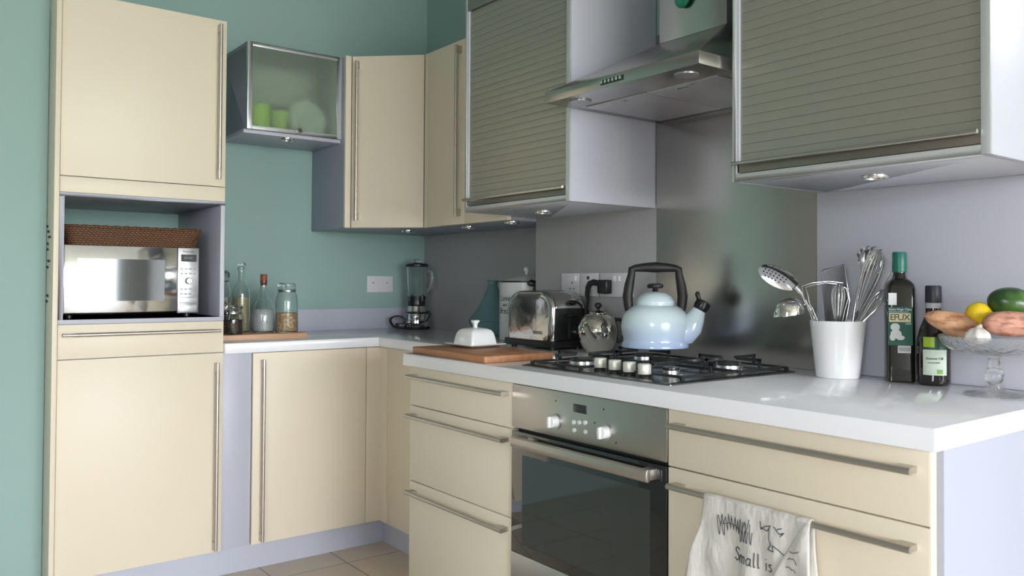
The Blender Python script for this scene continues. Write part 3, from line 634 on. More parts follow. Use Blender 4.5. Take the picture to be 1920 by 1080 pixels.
j = thing('toaster', 'polished chrome two-slice toaster with black base beside the canister', 'toaster', (1.462, -.346, H + .0003), world=False)
L_, W_, Ht = .140, .083, .212
for sx_ in (-1, 1):
    for sy_ in (-1, 1): MB().cyl((sx_ * .115, sy_ * .06, 0), (sx_ * .115, sy_ * .06, .010), .011, 14).build('foot', BLACK, j)
MB().box(-L_ - .004, -W_ - .003, .009, L_ + .004, W_ + .003, .034).build('base', BLACK, j, bev=.004)
def arch(x_, inset=0):   # profile in y-z, length along x; long shell with rounded ends seen from the front
    return x_
# shell: rounded-rectangle outline in x-z extruded along y, softened along the top edges
def outline(L, h, r, z0, k=9):
    pts_ = [(-L + .006, z0), (-L + .003, z0 + .02)]
    for i in range(k + 1): a_ = R(180 - 90 * i / k); pts_.append((-L + r + r * math.cos(a_), h - r * .8 + r * .8 * math.sin(a_)))
    for i in range(k + 1): a_ = R(90 - 90 * i / k); pts_.append((L - r + r * math.cos(a_), h - r * .8 + r * .8 * math.sin(a_)))
    pts_ += [(L - .003, z0 + .02), (L - .006, z0)]
    return pts_
rings = []
for yy, e_ in ((-W_, .022), (-W_ + .0015, .0145), (-W_ + .005, .008), (-W_ + .010, .0035), (-W_ + .017, .0008), (-W_ + .024, 0), (W_ - .024, 0), (W_ - .017, .0008), (W_ - .010, .0035), (W_ - .005, .008), (W_ - .0015, .0145), (W_, .022)):
    rings.append([(x, yy, z) for x, z in outline(L_ - e_, Ht - e_, .080 - e_ * .5, .034)])
MB().loft(rings).build('shell', mat('toaster_chrome', (.50, .50, .49), .12, 1.0, bump=((9, 9, 9), .25, .01)), j, ang=60)
MB().box(L_ - .002, -W_ + .014, .036, L_ + .003, W_ - .014, .150).build('end_panel', BLACK, j, bev=.002)
MB().box(L_ + .003, -.012, .045, L_ + .0045, -.004, .140).build('lever_slot', HOLE, j)
lv = MB().box(L_ + .002, -.028, .118, L_ + .028, .012, .130).build('lever', BLACK, j, bev=.004)
MB().cyl((L_ + .003, .04, .06), (L_ + .018, .04, .06), .013, 22).build('browning_dial', CHROME, j)
for yy in (-.030, .030): MB().box(-.055, yy - .014, Ht - .002, .055, yy + .014, Ht + .0008).build('slot', BLACKM, j, bev=.0008)
MB().box(.03, -W_ - .0012, .055, .085, -W_ + .001, .067).build('badge', mat('badge_grey', (.35, .34, .3), .3, .8), j, bev=.0004)
text_mesh('TOAST', .009, lambda X, Y, Z: (.0575 + X, -W_ - .0013 - Z, .061 + Y), 'lettering', INK, j) if False else None

j = thing('teapot', 'small round polished steel teapot between toaster and blue kettle', 'teapot', (1.752, -.346, H + .0003), YAW)
TP = mat('mirror_teapot', (.66, .64, .58), .06, 1.0)
MB().lathe([(0, 0), (.036, 0), (.040, .004), (.052, .018), (.066, .042), (.073, .070), (.072, .090), (.064, .112), (.050, .128), (.034, .135), (0, .136)], 48).build('body', TP, j)
l2 = MB().lathe([(0, .1355), (.033, .1355), (.034, .138), (.022, .144), (.008, .147), (0, .1475)], 36).build('lid', TP, j)
MB().lathe([(0, .147), (.006, .148), (.006, .154), (.013, .160), (.013, .168), (.008, .173), (0, .174)], 24).build('knob', BLACK, l2)
MB().tube([(-.02, -.052, .055), (-.033, -.072, .068), (-.042, -.086, .084), (-.047, -.098, .102)], [.020, .015, .011, .0085], 18).build('spout', TP, j)
MB().tube([(.050, -.005, .118), (.075, -.006, .116), (.093, -.006, .100), (.096, -.006, .075), (.086, -.006, .050), (.062, -.005, .038)], [.005, .0065, .007, .007, .0065, .005], 12).build('handle', BLACK, j)

# ================================================================= CHOPPING BOARD AND BUTTER DISH
cb = MB().box(-.228, -.130, 0, .228, .130, .021).build('chopping_board', BEECH, bev=.003)
tag(cb, 'reddish-brown wooden chopping board under the butter dish', 'chopping board'); cb.location = (1.608, -.742, H + .0003); cb.rotation_euler = (0, 0, R(-2))
j = thing('butter_dish', 'white ceramic butter dish with square knobbed lid on the chopping board', 'butter dish', (1.502, -.690, H + .0217), R(2))
rings = [rrect(-a_, -b_2, a_, b_2, z, .006, 3) for a_, b_2, z in ((.048, .048, 0), (.054, .054, .002), (.072, .070, .006), (.078, .076, .0095), (.0785, .0765, .012), (.074, .072, .011), (.055, .055, .0065))]
MB().loft(rings).build('dish', WHITEC, j)
rings = [rrect(-a_, -a_ * .97, a_, a_ * .97, z, r_, 4) for a_, z, r_ in ((.0555, .0075, .007), (.0555, .012, .007), (.0530, .030, .008), (.0495, .046, .009), (.044, .056, .010), (.034, .0615, .010), (.014, .0655, .008), (.004, .066, .003))]
lb = MB().loft(rings).build('lid', WHITEC, j, ang=32)
MB().loft([rrect(-a_, -a_, a_, a_, z, a_ * .35, 3) for a_, z in ((.0062, .0655), (.0055, .072), (.0075, .080), (.0115, .0855), (.012, .089), (.009, .091))]).build('knob', WHITEC, lb)

# ================================================================= HOB
hb = thing('gas_hob', 'black and steel four-burner gas hob set in the worktop', 'hob', (2.24, -.575, H), world=True)
bx0, bx1, by0, by1 = 1.950, 2.532, -.832, -.325
part(hb, MB().loft([rrect(bx0, by0, bx1, by1, H + .0004, .006, 3), rrect(bx0, by0, bx1, by1, H + .003, .006, 3), rrect(bx0 + .010, by0 + .010, bx1 - .010, by1 - .010, H + .0065, .008, 3), rrect(bx0 + .016, by0 + .016, bx1 - .016, by1 - .016, H + .0045, .008, 3)]), 'hob_plate', mat('dark_hob_steel', (.25, .255, .25), .24, 1.0))
zh = H + .0045
BURN = [(2.078, -.705, .042), (2.078, -.455, .034), (2.405, -.455, .042), (2.405, -.690, .026)]
for x, y, r in BURN:
    b1_ = part(hb, MB().lathe([(0, 0), (r * 1.25, 0), (r * 1.2, .003), (r * .95, .005), (r * .92, .014), (0, .014)], 36, (x, y, zh)), 'burner', mat('burner_alu', (.70, .70, .71), .25, .95))
    part(b1_, MB().lathe([(0, .0142), (r * .82, .0142), (r * .86, .017), (r * .80, .022), (0, .023)], 36, (x, y, zh)), 'burner_cap', mat('burner_cap_enamel', (.03, .03, .032), .25))
def grate(x0, x1, y0, y1, cs):
    mb = MB(); zt_ = H + .042; zl = H + .011; th = .0042
    fr_ = [(x0, y0), (x1, y0), (x1, y1), (x0, y1)]
    mb.loft([[(p.x, p.y, p.z) for p in (Vector((px_, py_, zl)) for px_, py_ in fr_)], [(px_, py_, zl + .006) for px_, py_ in fr_], [(px_ + (.009 if i in (0, 3) else -.009), py_ + (.009 if i < 2 else -.009), zl + .006) for i, (px_, py_) in enumerate(fr_)], [(px_ + (.009 if i in (0, 3) else -.009), py_ + (.009 if i < 2 else -.009), zl) for i, (px_, py_) in enumerate(fr_)], [(px_, py_, zl) for px_, py_ in fr_]], cap=False)
    for i, (px_, py_) in enumerate(fr_):
        mb.box(px_ - .005, py_ - .005, H + .0052, px_ + .005, py_ + .005, zl + .004)
    for cx_, cy_ in cs:
        for dx, dy in ((1, 0), (-1, 0), (0, 1), (0, -1)):
            if dx: ex = x1 if dx > 0 else x0; a_ = Vector((ex, cy_)); e_ = Vector((cx_ + dx * .026, cy_))
            else: ey = (y1 if dy > 0 else y0) if len(cs) == 1 or (dy > 0) == (cy_ == max(c[1] for c in cs)) else (y0 + y1) / 2; a_ = Vector((cx_, ey)); e_ = Vector((cx_, cy_ + dy * .026))
            s_ = Vector((-dy, dx)) * .0032 if dx else Vector((1, 0)) * .0032
            d_ = (e_ - a_).normalized()
            s_ = Vector((-d_.y, d_.x)) * .0034
            for k0, k1, z0_, z1_ in ((a_, a_ + d_ * .0075, zl, zt_), (a_, e_, zt_ - .0075, zt_)):
                q_ = [k0 + s_, k0 - s_, k1 - s_, k1 + s_]
                mb.prism([(v.x, v.y) for v in q_], z0_, z1_)
    mb.box(x0, (y0 + y1) / 2 - .004, zl, x1, (y0 + y1) / 2 + .004, zl + .008)
    part(hb, mb, 'pan_support', IRON, .0008, bseg=1)
grate(1.972, 2.184, -.806, -.340, [(2.078, -.705), (2.078, -.455)])
grate(2.299, 2.511, -.765, -.340, [(2.405, -.455), (2.405, -.655)])
KN = mat('brushed_knob', (.78, .76, .69), .35, .35)
for i, x in enumerate((2.203, 2.268, 2.330, 2.392)):
    y = -.752 - .012 * i * .6
    k = part(hb, MB().lathe([(0, .008), (.0165, .008), (.0172, .010), (.0168, .032), (.0155, .034), (0, .0345)], 36, (x, y, zh)), 'knob', KN)
    part(k, MB().lathe([(0, 0), (.0185, 0), (.0180, .003), (.014, .0075), (0, .0075)], 32, (x, y, zh)), 'knob_skirt', BLACK)

# ================================================================= KETTLE
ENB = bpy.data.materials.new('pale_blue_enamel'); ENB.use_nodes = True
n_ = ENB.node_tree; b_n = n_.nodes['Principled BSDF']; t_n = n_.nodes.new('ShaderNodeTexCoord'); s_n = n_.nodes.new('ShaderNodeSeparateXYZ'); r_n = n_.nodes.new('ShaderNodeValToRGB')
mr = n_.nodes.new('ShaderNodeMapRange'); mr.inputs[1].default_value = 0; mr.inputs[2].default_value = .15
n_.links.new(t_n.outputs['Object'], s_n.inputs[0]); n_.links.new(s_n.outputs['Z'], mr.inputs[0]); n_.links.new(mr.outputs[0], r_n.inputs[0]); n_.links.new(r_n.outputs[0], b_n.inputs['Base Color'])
e_n = r_n.color_ramp.elements; e_n[0].position = 0; e_n[0].color = (.46, .58, .84, 1); e_n[1].position = .62; e_n[1].color = (.66, .79, .84, 1)   # blue at the bottom, paler blue towards the top
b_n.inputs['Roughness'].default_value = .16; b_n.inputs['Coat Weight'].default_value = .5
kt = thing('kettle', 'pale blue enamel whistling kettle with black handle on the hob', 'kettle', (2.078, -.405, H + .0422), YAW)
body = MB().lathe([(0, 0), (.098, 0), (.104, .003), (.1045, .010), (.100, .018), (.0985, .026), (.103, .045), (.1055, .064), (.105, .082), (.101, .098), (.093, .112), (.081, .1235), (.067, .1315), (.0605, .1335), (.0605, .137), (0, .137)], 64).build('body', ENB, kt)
kl = MB().lathe([(0, .1372), (.060, .1372), (.061, .140), (.059, .147), (.050, .160), (.032, .171), (.012, .175), (0, .1755)], 48).build('lid', ENB, kt)
MB().tube([(0, 0, .174), (0, 0, .180), (0, 0, .186)], [.011, .008, .010], 18).build('knob_stem', BLACK, kl)
MB().lathe([(0, .185), (.022, .185), (.026, .189), (.025, .196), (.018, .200), (0, .200)], 30).build('knob', BLACK, kl)
sp = MB().tube([(.070, -.02, .040), (.092, -.024, .046), (.108, -.026, .066), (.119, -.027, .092), (.130, -.028, .114), (.137, -.028, .127)], [.034, .036, .035, .030, .022, .018], 28).build('spout', ENB, kt)
wh = MB().tube([(.132, -.028, .118), (.139, -.028, .130), (.147, -.028, .143), (.149, -.028, .147)], [.0205, .0245, .023, .013], 24).build('whistle', BLACK, kt)
MB().tube([(.136, -.028, .143), (.130, -.028, .156), (.127, -.028, .168), (.127, -.028, .176)], [.0075, .0065, .008, .0045], 14).build('whistle_lever', BLACK, wh)
MB().cyl((.143, -.046, .134), (.143, -.050, .133), .006, 14).build('whistle_rivet', CHROME, wh)
hp_ = [(-.080, 0, .112), (-.083, 0, .130), (-.086, 0, .160), (-.081, 0, .195), (-.074, 0, .228), (-.073, 0, .243), (-.062, 0, .2475), (-.032, 0, .250), (0, 0, .2505), (.032, 0, .250), (.062, 0, .2475), (.073, 0, .243), (.074, 0, .228), (.081, 0, .195), (.086, 0, .160), (.083, 0, .130), (.080, 0, .112)]
hr_ = [.013, .015, .016, .015, .012, .0125, .0115, .014, .0165, .014, .0115, .0125, .012, .015, .016, .015, .013]
MB().tube(hp_, hr_, 18).build('handle', mat('dark_brown_bakelite', (.014, .012, .012), .5), kt)
for sx_ in (-1, 1): MB().tube([(sx_ * .088, 0, .095), (sx_ * .078, 0, .110), (sx_ * .070, 0, .122)], [.012, .016, .010], 16).build('handle_bracket', BLACK, kt)

# ================================================================= UTENSIL POT
PX = (2.663, -.333)
pot = MB().lathe([(0, 0), (.0525, 0), (.0545, .002), (.0705, .146), (.0708, .148), (.0685, .148), (.0520, .006), (0, .005)], 56).build('utensil_pot', WHITEC)
tag(pot, 'white tapered ceramic pot holding the metal utensils', 'pot'); pot.location = (*PX, H + .0003); pot.rotation_euler = (0, 0, YAW)
def uten(name, label, cat='utensil'):
    return thing(name, label, cat, (*PX, H + .0068), YAW, 'kitchen utensils in the white pot')
def P_(u, v, y=0.0): return Vector(((u - 1571) * .0014, y, (703 - v) * .0014 - .0065 + .0))
def shell_spoon(c, ax, wd, L, Wd, dep, holes=0):
    """bowl of a spoon: c centre, ax unit long axis, wd unit width axis, depth along n"""
    n__ = ax.cross(wd).normalized(); mb = MB(); N1, N2 = 10, 26; top = []; bot = []
    for j_ in range(1, N1 + 1):
        f = j_ / N1; ra = []; rb = []
        for i in range(N2):
            a_ = 2 * math.pi * i / N2
            p = c + ax * (L * f * math.cos(a_)) + wd * (Wd * f * math.sin(a_))
            d = dep * (1 - f * f)
            ra.append(tuple(p + n__ * d)); rb.append(tuple(p + n__ * (d + .0016)))
        top.append(ra); bot.append(rb)
    mb.loft(top[:: 1] + bot[::-1])
    return mb
# slotted spoon
t1_ = uten('slotted_spoon', 'perforated steel serving spoon leaning far left out of the white pot', 'spoon')
c_ = P_(1458, 517, -.01); ax_ = Vector((.875, .10, -.47)).normalized(); wd_ = Vector((.30, -.55, .60)); wd_ = (wd_ - ax_ * wd_.dot(ax_)).normalized()
shell_spoon(c_, ax_, wd_, .058, .030, -.012).build('spoon_bowl', CHROMED, t1_)
nn = ax_.cross(wd_).normalized()
for i in range(-3, 4):
    for k_ in range(-2, 3):
        f2 = (i * .012) ** 2 / .04 ** 2 + (k_ * .0085) ** 2 / .022 ** 2
        if f2 < 1 and True:
            p = c_ - ax_ * .008 + ax_ * i * .0105 + wd_ * k_ * .0085; ff = ((p - c_).dot(ax_) / .058) ** 2 + ((p - c_).dot(wd_) / .030) ** 2
            q_ = p + nn * (-.012 * (1 - ff))
            MB().cyl(tuple(q_ - nn * .0007), tuple(q_ + nn * .0024), .0023, 8).build('perforation', HOLE, t1_)
MB().tube([c_ + ax_ * .052, P_(1503, 548, -.005), P_(1521, 580, 0), P_(1538, 618, 0), P_(1560, 690, .01)], [.010, .0042, .0036, .0036, .0036], 10).build('handle', CHROMED, t1_)
# ladle
t1_ = uten('ladle', 'shiny steel ladle hanging low left of the white pot rim', 'ladle')
c_ = P_(1484, 578, .02)
MB().ball(tuple(c_), .040, .034, .030, 30, fn=lambda d: 1).build('x', CHROME, t1_); bpy.data.objects.remove(bpy.data.objects['x'])
rings = []
for z, r in ((-.008, .0400), (.008, .0395), (.022, .034), (.034, .022), (.039, .004)): rings.append([(c_.x + r * math.cos(a_ * 2 * math.pi / 32) * 1.02, c_.y + r * math.sin(a_ * 2 * math.pi / 32) * .9, c_.z - .006 + z + .15 * r * math.cos(a_ * 2 * math.pi / 32)) for a_ in range(32)])
ri = [[(c_.x + (p[0] - c_.x) * .95, c_.y + (p[1] - c_.y) * .95, p[2] - .0014) for p in r_] for r_ in rings]
MB().loft(ri[::-1][:-1] + [ri[0]] + rings).build('ladle_bowl', CHROME, t1_)
MB().tube([c_ + Vector((.030, 0, -.002)), P_(1512, 570, .018), P_(1519, 562, .014), P_(1526, 575, .01), P_(1540, 612, .004), P_(1562, 692, -.005)], [.006, .0045, .0036, .0036, .0036, .0036], 10).build('handle', CHROMED, t1_)
def whisk(t, c0, c1, r, n_w, wr=.0011, hl=None):
    """balloon whisk from grip end c0 to tip c1"""
    c0 = Vector(c0); c1 = Vector(c1); ax = (c1 - c0); L = ax.length; ax.normalize(); u_ = ax.orthogonal().normalized(); v_ = ax.cross(u_)
    for i in range(n_w):
        a_ = math.pi * i / n_w; d = u_ * math.cos(a_) + v_ * math.sin(a_); pts_ = []
        for k in range(21):
            s_ = k / 20; th = s_ * math.pi
            z = L * (1 - abs(2 * s_ - 1) ** 2.3); x = math.cos(th); x = math.copysign(abs(math.sin(th)) ** .75, x) * r * (1 if True else 0)
            x = r * (1 if s_ < .5 else -1) * (math.sin(math.pi * min(1, (z / L) ** 1.1) * .5) ** 1.0) * (math.sqrt(max(0, 1 - (z / L) ** 5)))
            if abs(x) < .004: x = .004 * (1 if s_ < .5 else -1) if 0 < k < 20 and z < L * .5 else x
            pts_.append(c0 + ax * z + d * x)
        MB().tube(pts_, wr, 6).build('wire', CHROMED, t)
t1_ = uten('small_whisk', 'small balloon whisk standing in the middle of the white pot', 'whisk')
whisk(t1_, P_(1562, 612, -.03), P_(1566, 529, -.03), .021, 6)
MB().tube([P_(1562, 612, -.03), P_(1565, 692, -.012)], [.005, .004], 12).build('handle', CHROMED, t1_)
t1_ = uten('hooped_whisk', 'flat hooped steel whisk with a wide loop left of the turner', 'whisk')
MB().tube([P_(1534, 640, -.01), P_(1512, 545, -.012), P_(1508, 536, -.012), P_(1520, 532, -.012), P_(1545, 527, -.014), P_(1565, 529, -.016), P_(1583, 537, -.016), P_(1587, 555, -.016), P_(1580, 580, -.014), P_(1570, 640, -.01)], .0016, 8).build('wire', CHROMED, t1_)
MB().tube([P_(1536, 640, -.016), P_(1503, 550, -.018), P_(1500, 534, -.018), P_(1520, 527, -.018), P_(1550, 524, -.02), P_(1575, 527, -.022)], .0014, 8).build('wire', CHROMED, t1_)
# turner / box slice
t1_ = uten('fish_slice', 'wide steel slice with angled top edge at the centre of the pot', 'spatula')
q = [P_(1537, 509, -.014), P_(1590, 494, .026), P_(1601, 560, .030), P_(1590, 600, .024), P_(1575, 625, .012), P_(1556, 625, -.002), P_(1546, 600, -.008)]
mbp = MB(); lo = [tuple(v) for v in q]; hi = [tuple(v + Vector((-.0002, .0016, 0))) for v in q]
mbp.loft([lo, hi]).build('blade', mat('slice_steel', (.20, .20, .21), .4, .8), t1_)
MB().tube([P_(1536, 510, -.014), P_(1542, 503, -.010), P_(1590, 492, .026), P_(1592, 498, .027), P_(1602, 561, .031), P_(1590, 612, .022)], .0019, 8).build('rim_wire', CHROMED, t1_)
MB().tube([P_(1566, 622, .007), P_(1566, 692, .012)], .004, 10).build('handle', CHROMED, t1_)
# tall whisk
t1_ = uten('large_whisk', 'large balloon whisk standing tallest at the right of the pot', 'whisk')
whisk(t1_, P_(1598, 600, -.012), P_(1634, 468, -.050), .029, 8, .0013)
MB().tube([P_(1598, 600, -.012), P_(1580, 690, 0)], [.0065, .005], 14).build('handle', CHROMED, t1_)
# tongs / pasta server with teeth
t1_ = uten('pasta_server', 'steel toothed pasta server head behind the large whisk', 'pasta server')
c_ = P_(1628, 485, .002)
shell_spoon(c_, Vector((.25, .1, .96)).normalized(), Vector((.96, -.1, -.25)).normalized(), .030, .024, .010).build('server_head', CHROMED, t1_)
for k in range(5):
    a_ = R(40 + 30 * k); p = c_ + Vector((.024 * math.cos(a_), 0, .028 * math.sin(a_)))
    MB().tube([p, p + Vector((.006 * math.cos(a_), -.006, .008)), p + Vector((.010 * math.cos(a_) + .004, -.020, .010))], [.003, .0028, .0016], 8).build('tooth', CHROMED, t1_)
MB().tube([c_ + Vector((-.008, 0, -.028)), P_(1612, 540, .012), P_(1603, 600, .012), P_(1584, 690, .005)], [.006, .004, .004, .004], 10).build('handle', CHROMED, t1_)
# thin right whisk
t1_ = uten('flat_whisk', 'slim wire whisk leaning right out of the pot towards the oil bottle', 'whisk')
whisk(t1_, P_(1600, 612, -.02), P_(1650, 541, -.026), .016, 4, .0011)
MB().tube([P_(1600, 612, -.02), P_(1572, 690, -.005)], [.005, .004], 12).build('handle', CHROMED, t1_)
t1_ = uten('masher', 'long thin steel skewer-like masher rod reaching beside the oil bottle', 'masher')
MB().tube([P_(1580, 680, .01), P_(1611, 605, .004), P_(1654, 540, -.005), P_(1672, 500, -.040), P_(1677, 476, -.048), P_(1668, 482, -.046), P_(1640, 560, -.006), P_(1598, 640, .008)], .0016, 8).build('wire', CHROMED, t1_)
MB().ball(tuple(P_(1672, 488, -.045)), .0055, .003, .013, 14).build('loop_plate', CHROME, t1_)

# ================================================================= BOTTLES
DG = mat('dark_olive_glass', (.010, .010, .006), .06, coat=.3, spec=.5)
j = thing('olive_oil_bottle', 'tall dark square olive oil bottle with green cap and green label', 'bottle', (2.806, -.285, H + .0003), YAW - R(13))
def sqring(h_, z, r_, k=5): return rrect(-h_, -h_, h_, h_, z, r_, k)
rings = [sqring(.030, 0, .008), sqring(.0325, .003, .009), sqring(.0325, .233, .010), sqring(.031, .243, .012), sqring(.025, .252, .014), sqring(.0165, .258, .0125), sqring(.0145, .266, .0142), sqring(.0142, .276, .0141)]
bd = MB().loft(rings).build('bottle_body', DG, j)
MB().lathe([(0, .274), (.0165, .274), (.0172, .277), (.0165, .281), (.0172, .285), (.0168, .322), (.0155, .325), (0, .325)], 32).build('cap', mat('emerald_cap', (.012, .13, .095), .35), j)
LG = mat('dark_green_label', (.012, .095, .065), .45); LW = mat('label_white', (.66, .68, .68), .5); LY = mat('label_cream', (.72, .66, .40), .5)
yl = -.0329
lab = MB().box(-.0325, yl, .092, .0245, yl + .0006, .187).build('label', LG, bd)
MB().box(-.030, yl - .0003, .150, .020, yl, .172).build('x', LY, lab); bpy.data.objects['x'].name = 'name_panel'
fl = lambda cx_, cz_, dz=.0005: (lambda X, Y, Z: (cx_ + X, yl - dz - Z, cz_ + Y))
text_mesh('EFUX', .022, fl(-.005, .1610), 'lettering', INK, lab, space=.85)
text_mesh('Extra Virgin Olive', .0082, fl(-.004, .181), 'lettering', LW, lab, space=.9)
MB().box(-.031, yl - .0003, .1745, .015, yl, .1755).build('rule', LW, lab)
for cx_, cz_, a_, b_2 in ((-.016, .137, .011, .010), (-.014, .120, .013, .011), (-.004, .111, .010, .006), (-.022, .112, .007, .009)):
    MB().ball((cx_, yl - .0002, cz_), a_, .0005, b_2, 18).build('picture', LW, lab)
text_mesh('100%', .0065, fl(.014, .146), 'lettering', LW, lab)
MB().box(-.0315, yl, .192, -.0125, yl + .0006, .222).build('paper_seal', LW, bd)
MB().box(-.010, yl - .0002, .073, .020, yl + .0006, .091).build('barcode_label', LW, bd)
for k in range(9): MB().box(-.0075 + k * .003, yl - .0004, .077, -.0063 + k * .003, yl, .088).build('bar', INK, bpy.data.objects['barcode_label'])
j = thing('sesame_oil_bottle', 'shorter dark round oil bottle with black cap and pale label', 'bottle', (2.893, -.287, H + .0003), YAW)
bd = MB().lathe([(0, 0), (.034, 0), (.0375, .004), (.038, .012), (.038, .090), (.0365, .112), (.031, .136), (.022, .158), (.0175, .172), (.0168, .198), (0, .198)], 48).build('bottle_body', mat('dark_brown_glass', (.013, .008, .008), .06, coat=.3, spec=.5), j)
MB().lathe([(.0172, .186), (.0178, .187), (.0176, .199), (.0168, .2)], 30).build('neck_glass', mat('pale_neck_band', (.45, .42, .46), .2), j)
MB().lathe([(0, .199), (.0185, .199), (.0188, .202), (.0184, .238), (.017, .241), (0, .241)], 36).build('cap', mat('navy_black_cap', (.02, .021, .03), .4), j)
def curved(r, a0, a1, z0, z1, m, name, p, dr=.0005):
    mb = MB(); n = 18
    A = [(R(a0 + (a1 - a0) * i / n)) for i in range(n + 1)]
    mb.loft([[((r + d) * math.sin(a_), -(r + d) * math.cos(a_), z) for d, z in ((0, z0), (dr, z0), (dr, z1), (0, z1))] for a_ in A])
    return mb.build(name, m, p)
lab = curved(.0380, -62, 22, .026, .087, mat('pale_green_label', (.60, .70, .58), .5), 'label', bd)
curved(.0380, -62, 40, .0875, .118, mat('forest_label', (.010, .06, .035), .4), 'upper_label', bd, .0006)
curved(.0386, -60, -22, .093, .117, mat('yellow_green_patch', (.34, .50, .03), .4), 'colour_patch', bd)
text_mesh('Sesame Oil', .0085, cyl_map(.0386, R(-22), .066), 'lettering', INKG, lab)
text_mesh('toasted 250ml', .0045, cyl_map(.0386, R(-24), .056), 'lettering', INKG, lab)
curved(.0386, -14, 6, .030, .040, mat('leaf_mark', (.22, .42, .10), .5), 'leaf_mark', lab)

# ================================================================= CAKE STAND AND FRUIT
CX = (3.068, -.368)
j = thing('glass_cake_stand', 'cut glass footed stand at the right end holding fruit and sweet potatoes', 'cake stand', (*CX, H + .0003), YAW)
MB().lathe([(0, 0), (.060, 0), (.063, .0025), (.058, .006), (.030, .011), (.014, .016), (.010, .022), (.013, .026), (.0195, .036), (.0205, .045), (.017, .055), (.0125, .060), (.0120, .078), (.016, .086), (0, .087)], 48).build('foot', GLASSC, j)
MB().lathe([(0, .0872), (.022, .0872), (.055, .090), (.088, .099), (.106, .112), (.112, .127), (.1135, .131), (.110, .131), (.1035, .116), (.085, .104), (.055, .096), (0, .093)], 72).build('bowl', GLASSC, j)
def fruit(name, label, cat, loc, mb, m): 
    o = mb.build(name, m); o.location = loc; o.rotation_euler = (0, 0, YAW); return tag(o, label, cat)
def loc_of(u, v, y):    # local pixel-scale offsets around the stand, 1.21 mm per unit
    X = (u - 1853) * .00121; Z = (736 - v) * .00121
    return Vector((X, y, Z))
SP = mat('sweet_potato_skin', (.30, .115, .075), .55, bump=((45, 45, 45), .9, .006), var=((26, 26, 90), (.54, .27, .19), .36, .52))
SP2 = mat('sweet_potato_skin_orange', (.34, .14, .07), .55, bump=((45, 45, 45), .9, .006), var=((24, 24, 80), (.56, .31, .17), .36, .52))
st = Matrix.Rotation(YAW, 4, 'Z')
def put(name, label, cat, c, mb, m):
    o = mb.build(name, m); o.location = Vector((*CX, H)) + (st @ c); o.rotation_euler = (0, 0, YAW); return tag(o, label, cat)
rot_ = Matrix.Rotation(R(18), 3, 'Y') @ Matrix.Rotation(R(-12), 3, 'Z')
put('sweet_potato', 'tapering orange sweet potato pointing left over the rim of the glass stand', 'sweet potato', loc_of(1790, 607, .030),
    MB().ball((0, 0, 0), .066, .029, .028, 32, rot_, lambda d: 1 - .12 * max(0, -d.x) * abs(d.z) - .10 * max(0, -d.x) + .06 * math.sin(5 * d.x + 2 * d.y)), SP2)
rot_ = Matrix.Rotation(R(2), 3, 'Y') @ Matrix.Rotation(R(8), 3, 'Z')
put('sweet_potato', 'large pink lumpy sweet potato lying across the front of the glass stand', 'sweet potato', loc_of(1888, 605, -.030),
    MB().ball((0, 0, 0), .090, .031, .029, 40, rot_, lambda d: 1 + .10 * math.sin(4.2 * d.x - 2.2) + .03 * math.sin(6 * d.y + 3 * d.x)), SP)
pot_ = [o_ for o_ in bpy.data.objects if o_.name.startswith('sweet_potato') and 'pink' in o_.get('label', '')][0]
for X_, Z_, L__ in ((-.040, .004, .006), (-.028, -.001, .007), (.010, .006, .005), (-.052, -.006, .004), (.03, -.004, .005)):
    q_ = []
    for k in range(5):
        z_ = Z_ + L__ * (k / 4 - .5); yy_ = -.0312 * math.sqrt(max(.05, 1 - (X_ / .090) ** 2 - (z_ / .030) ** 2)) * (1 + .10 * math.sin(4.2 * X_ / .09 - 2.2)) - .0008
        q_.append((X_ + .002 * math.sin(k), yy_, z_))
    MB().tube(q_, [.0006, .0013, .0015, .0012, .0005], 8).build('skin_scar', mat('scar_brown', (.16, .07, .045), .8), pot_)
put('lemon', 'bright yellow lemon behind the sweet potatoes', 'lemon', loc_of(1833, 588, .022), MB().ball((0, 0, 0), .027, .025, .0255, 28, None, lambda d: 1 + .12 * max(0, d.x) ** 8), mat('lemon_peel', (.80, .56, .015), .42, bump=((260, 260, 260), .5, .002)))
put('lemon', 'darker ochre lemon mostly hidden at the back beside the avocado', 'lemon', loc_of(1852, 588, .062), MB().ball((0, 0, 0), .026, .024, .024, 28, None, lambda d: 1 + .12 * max(0, d.z) ** 8), mat('ochre_peel', (.55, .38, .03), .45, bump=((260, 260, 260), .5, .002)))
put('avocado', 'glossy dark green avocado on top of the fruit at the right edge', 'avocado', loc_of(1897, 569, .018), MB().ball((0, 0, 0), .057, .038, .036, 36, Matrix.Rotation(R(10), 3, 'Y'), lambda d: 1 - .08 * max(0, d.x)), mat('avocado_skin', (.022, .060, .016), .25, bump=((120, 120, 120), .3, .002), var=((18, 18, 18), (.09, .20, .04), .42, .7)))
ga = put('garlic_bulb', 'papery white garlic bulb on the left side of the glass stand', 'garlic', loc_of(1805, 628, -.040), MB().ball((0, 0, 0), .026, .026, .020, 36, None, lambda d: 1 + .07 * math.cos(6 * math.atan2(d.y, d.x)) * (1 - d.z * d.z) + .08 * max(0, d.z) ** 6 + .04 * math.sin(9 * d.x + 7 * d.z)), mat('garlic_skin', (.74, .70, .66), .55, bump=((90, 90, 20), .7, .003), var=((40, 40, 15), (.60, .50, .48), .5, .7)))
MB().tube([(0, 0, .016), (.004, 0, .022), (.008, .002, .026)], [.008, .006, .004], 10).build('stem', mat('garlic_stem', (.62, .56, .42), .7), ga)

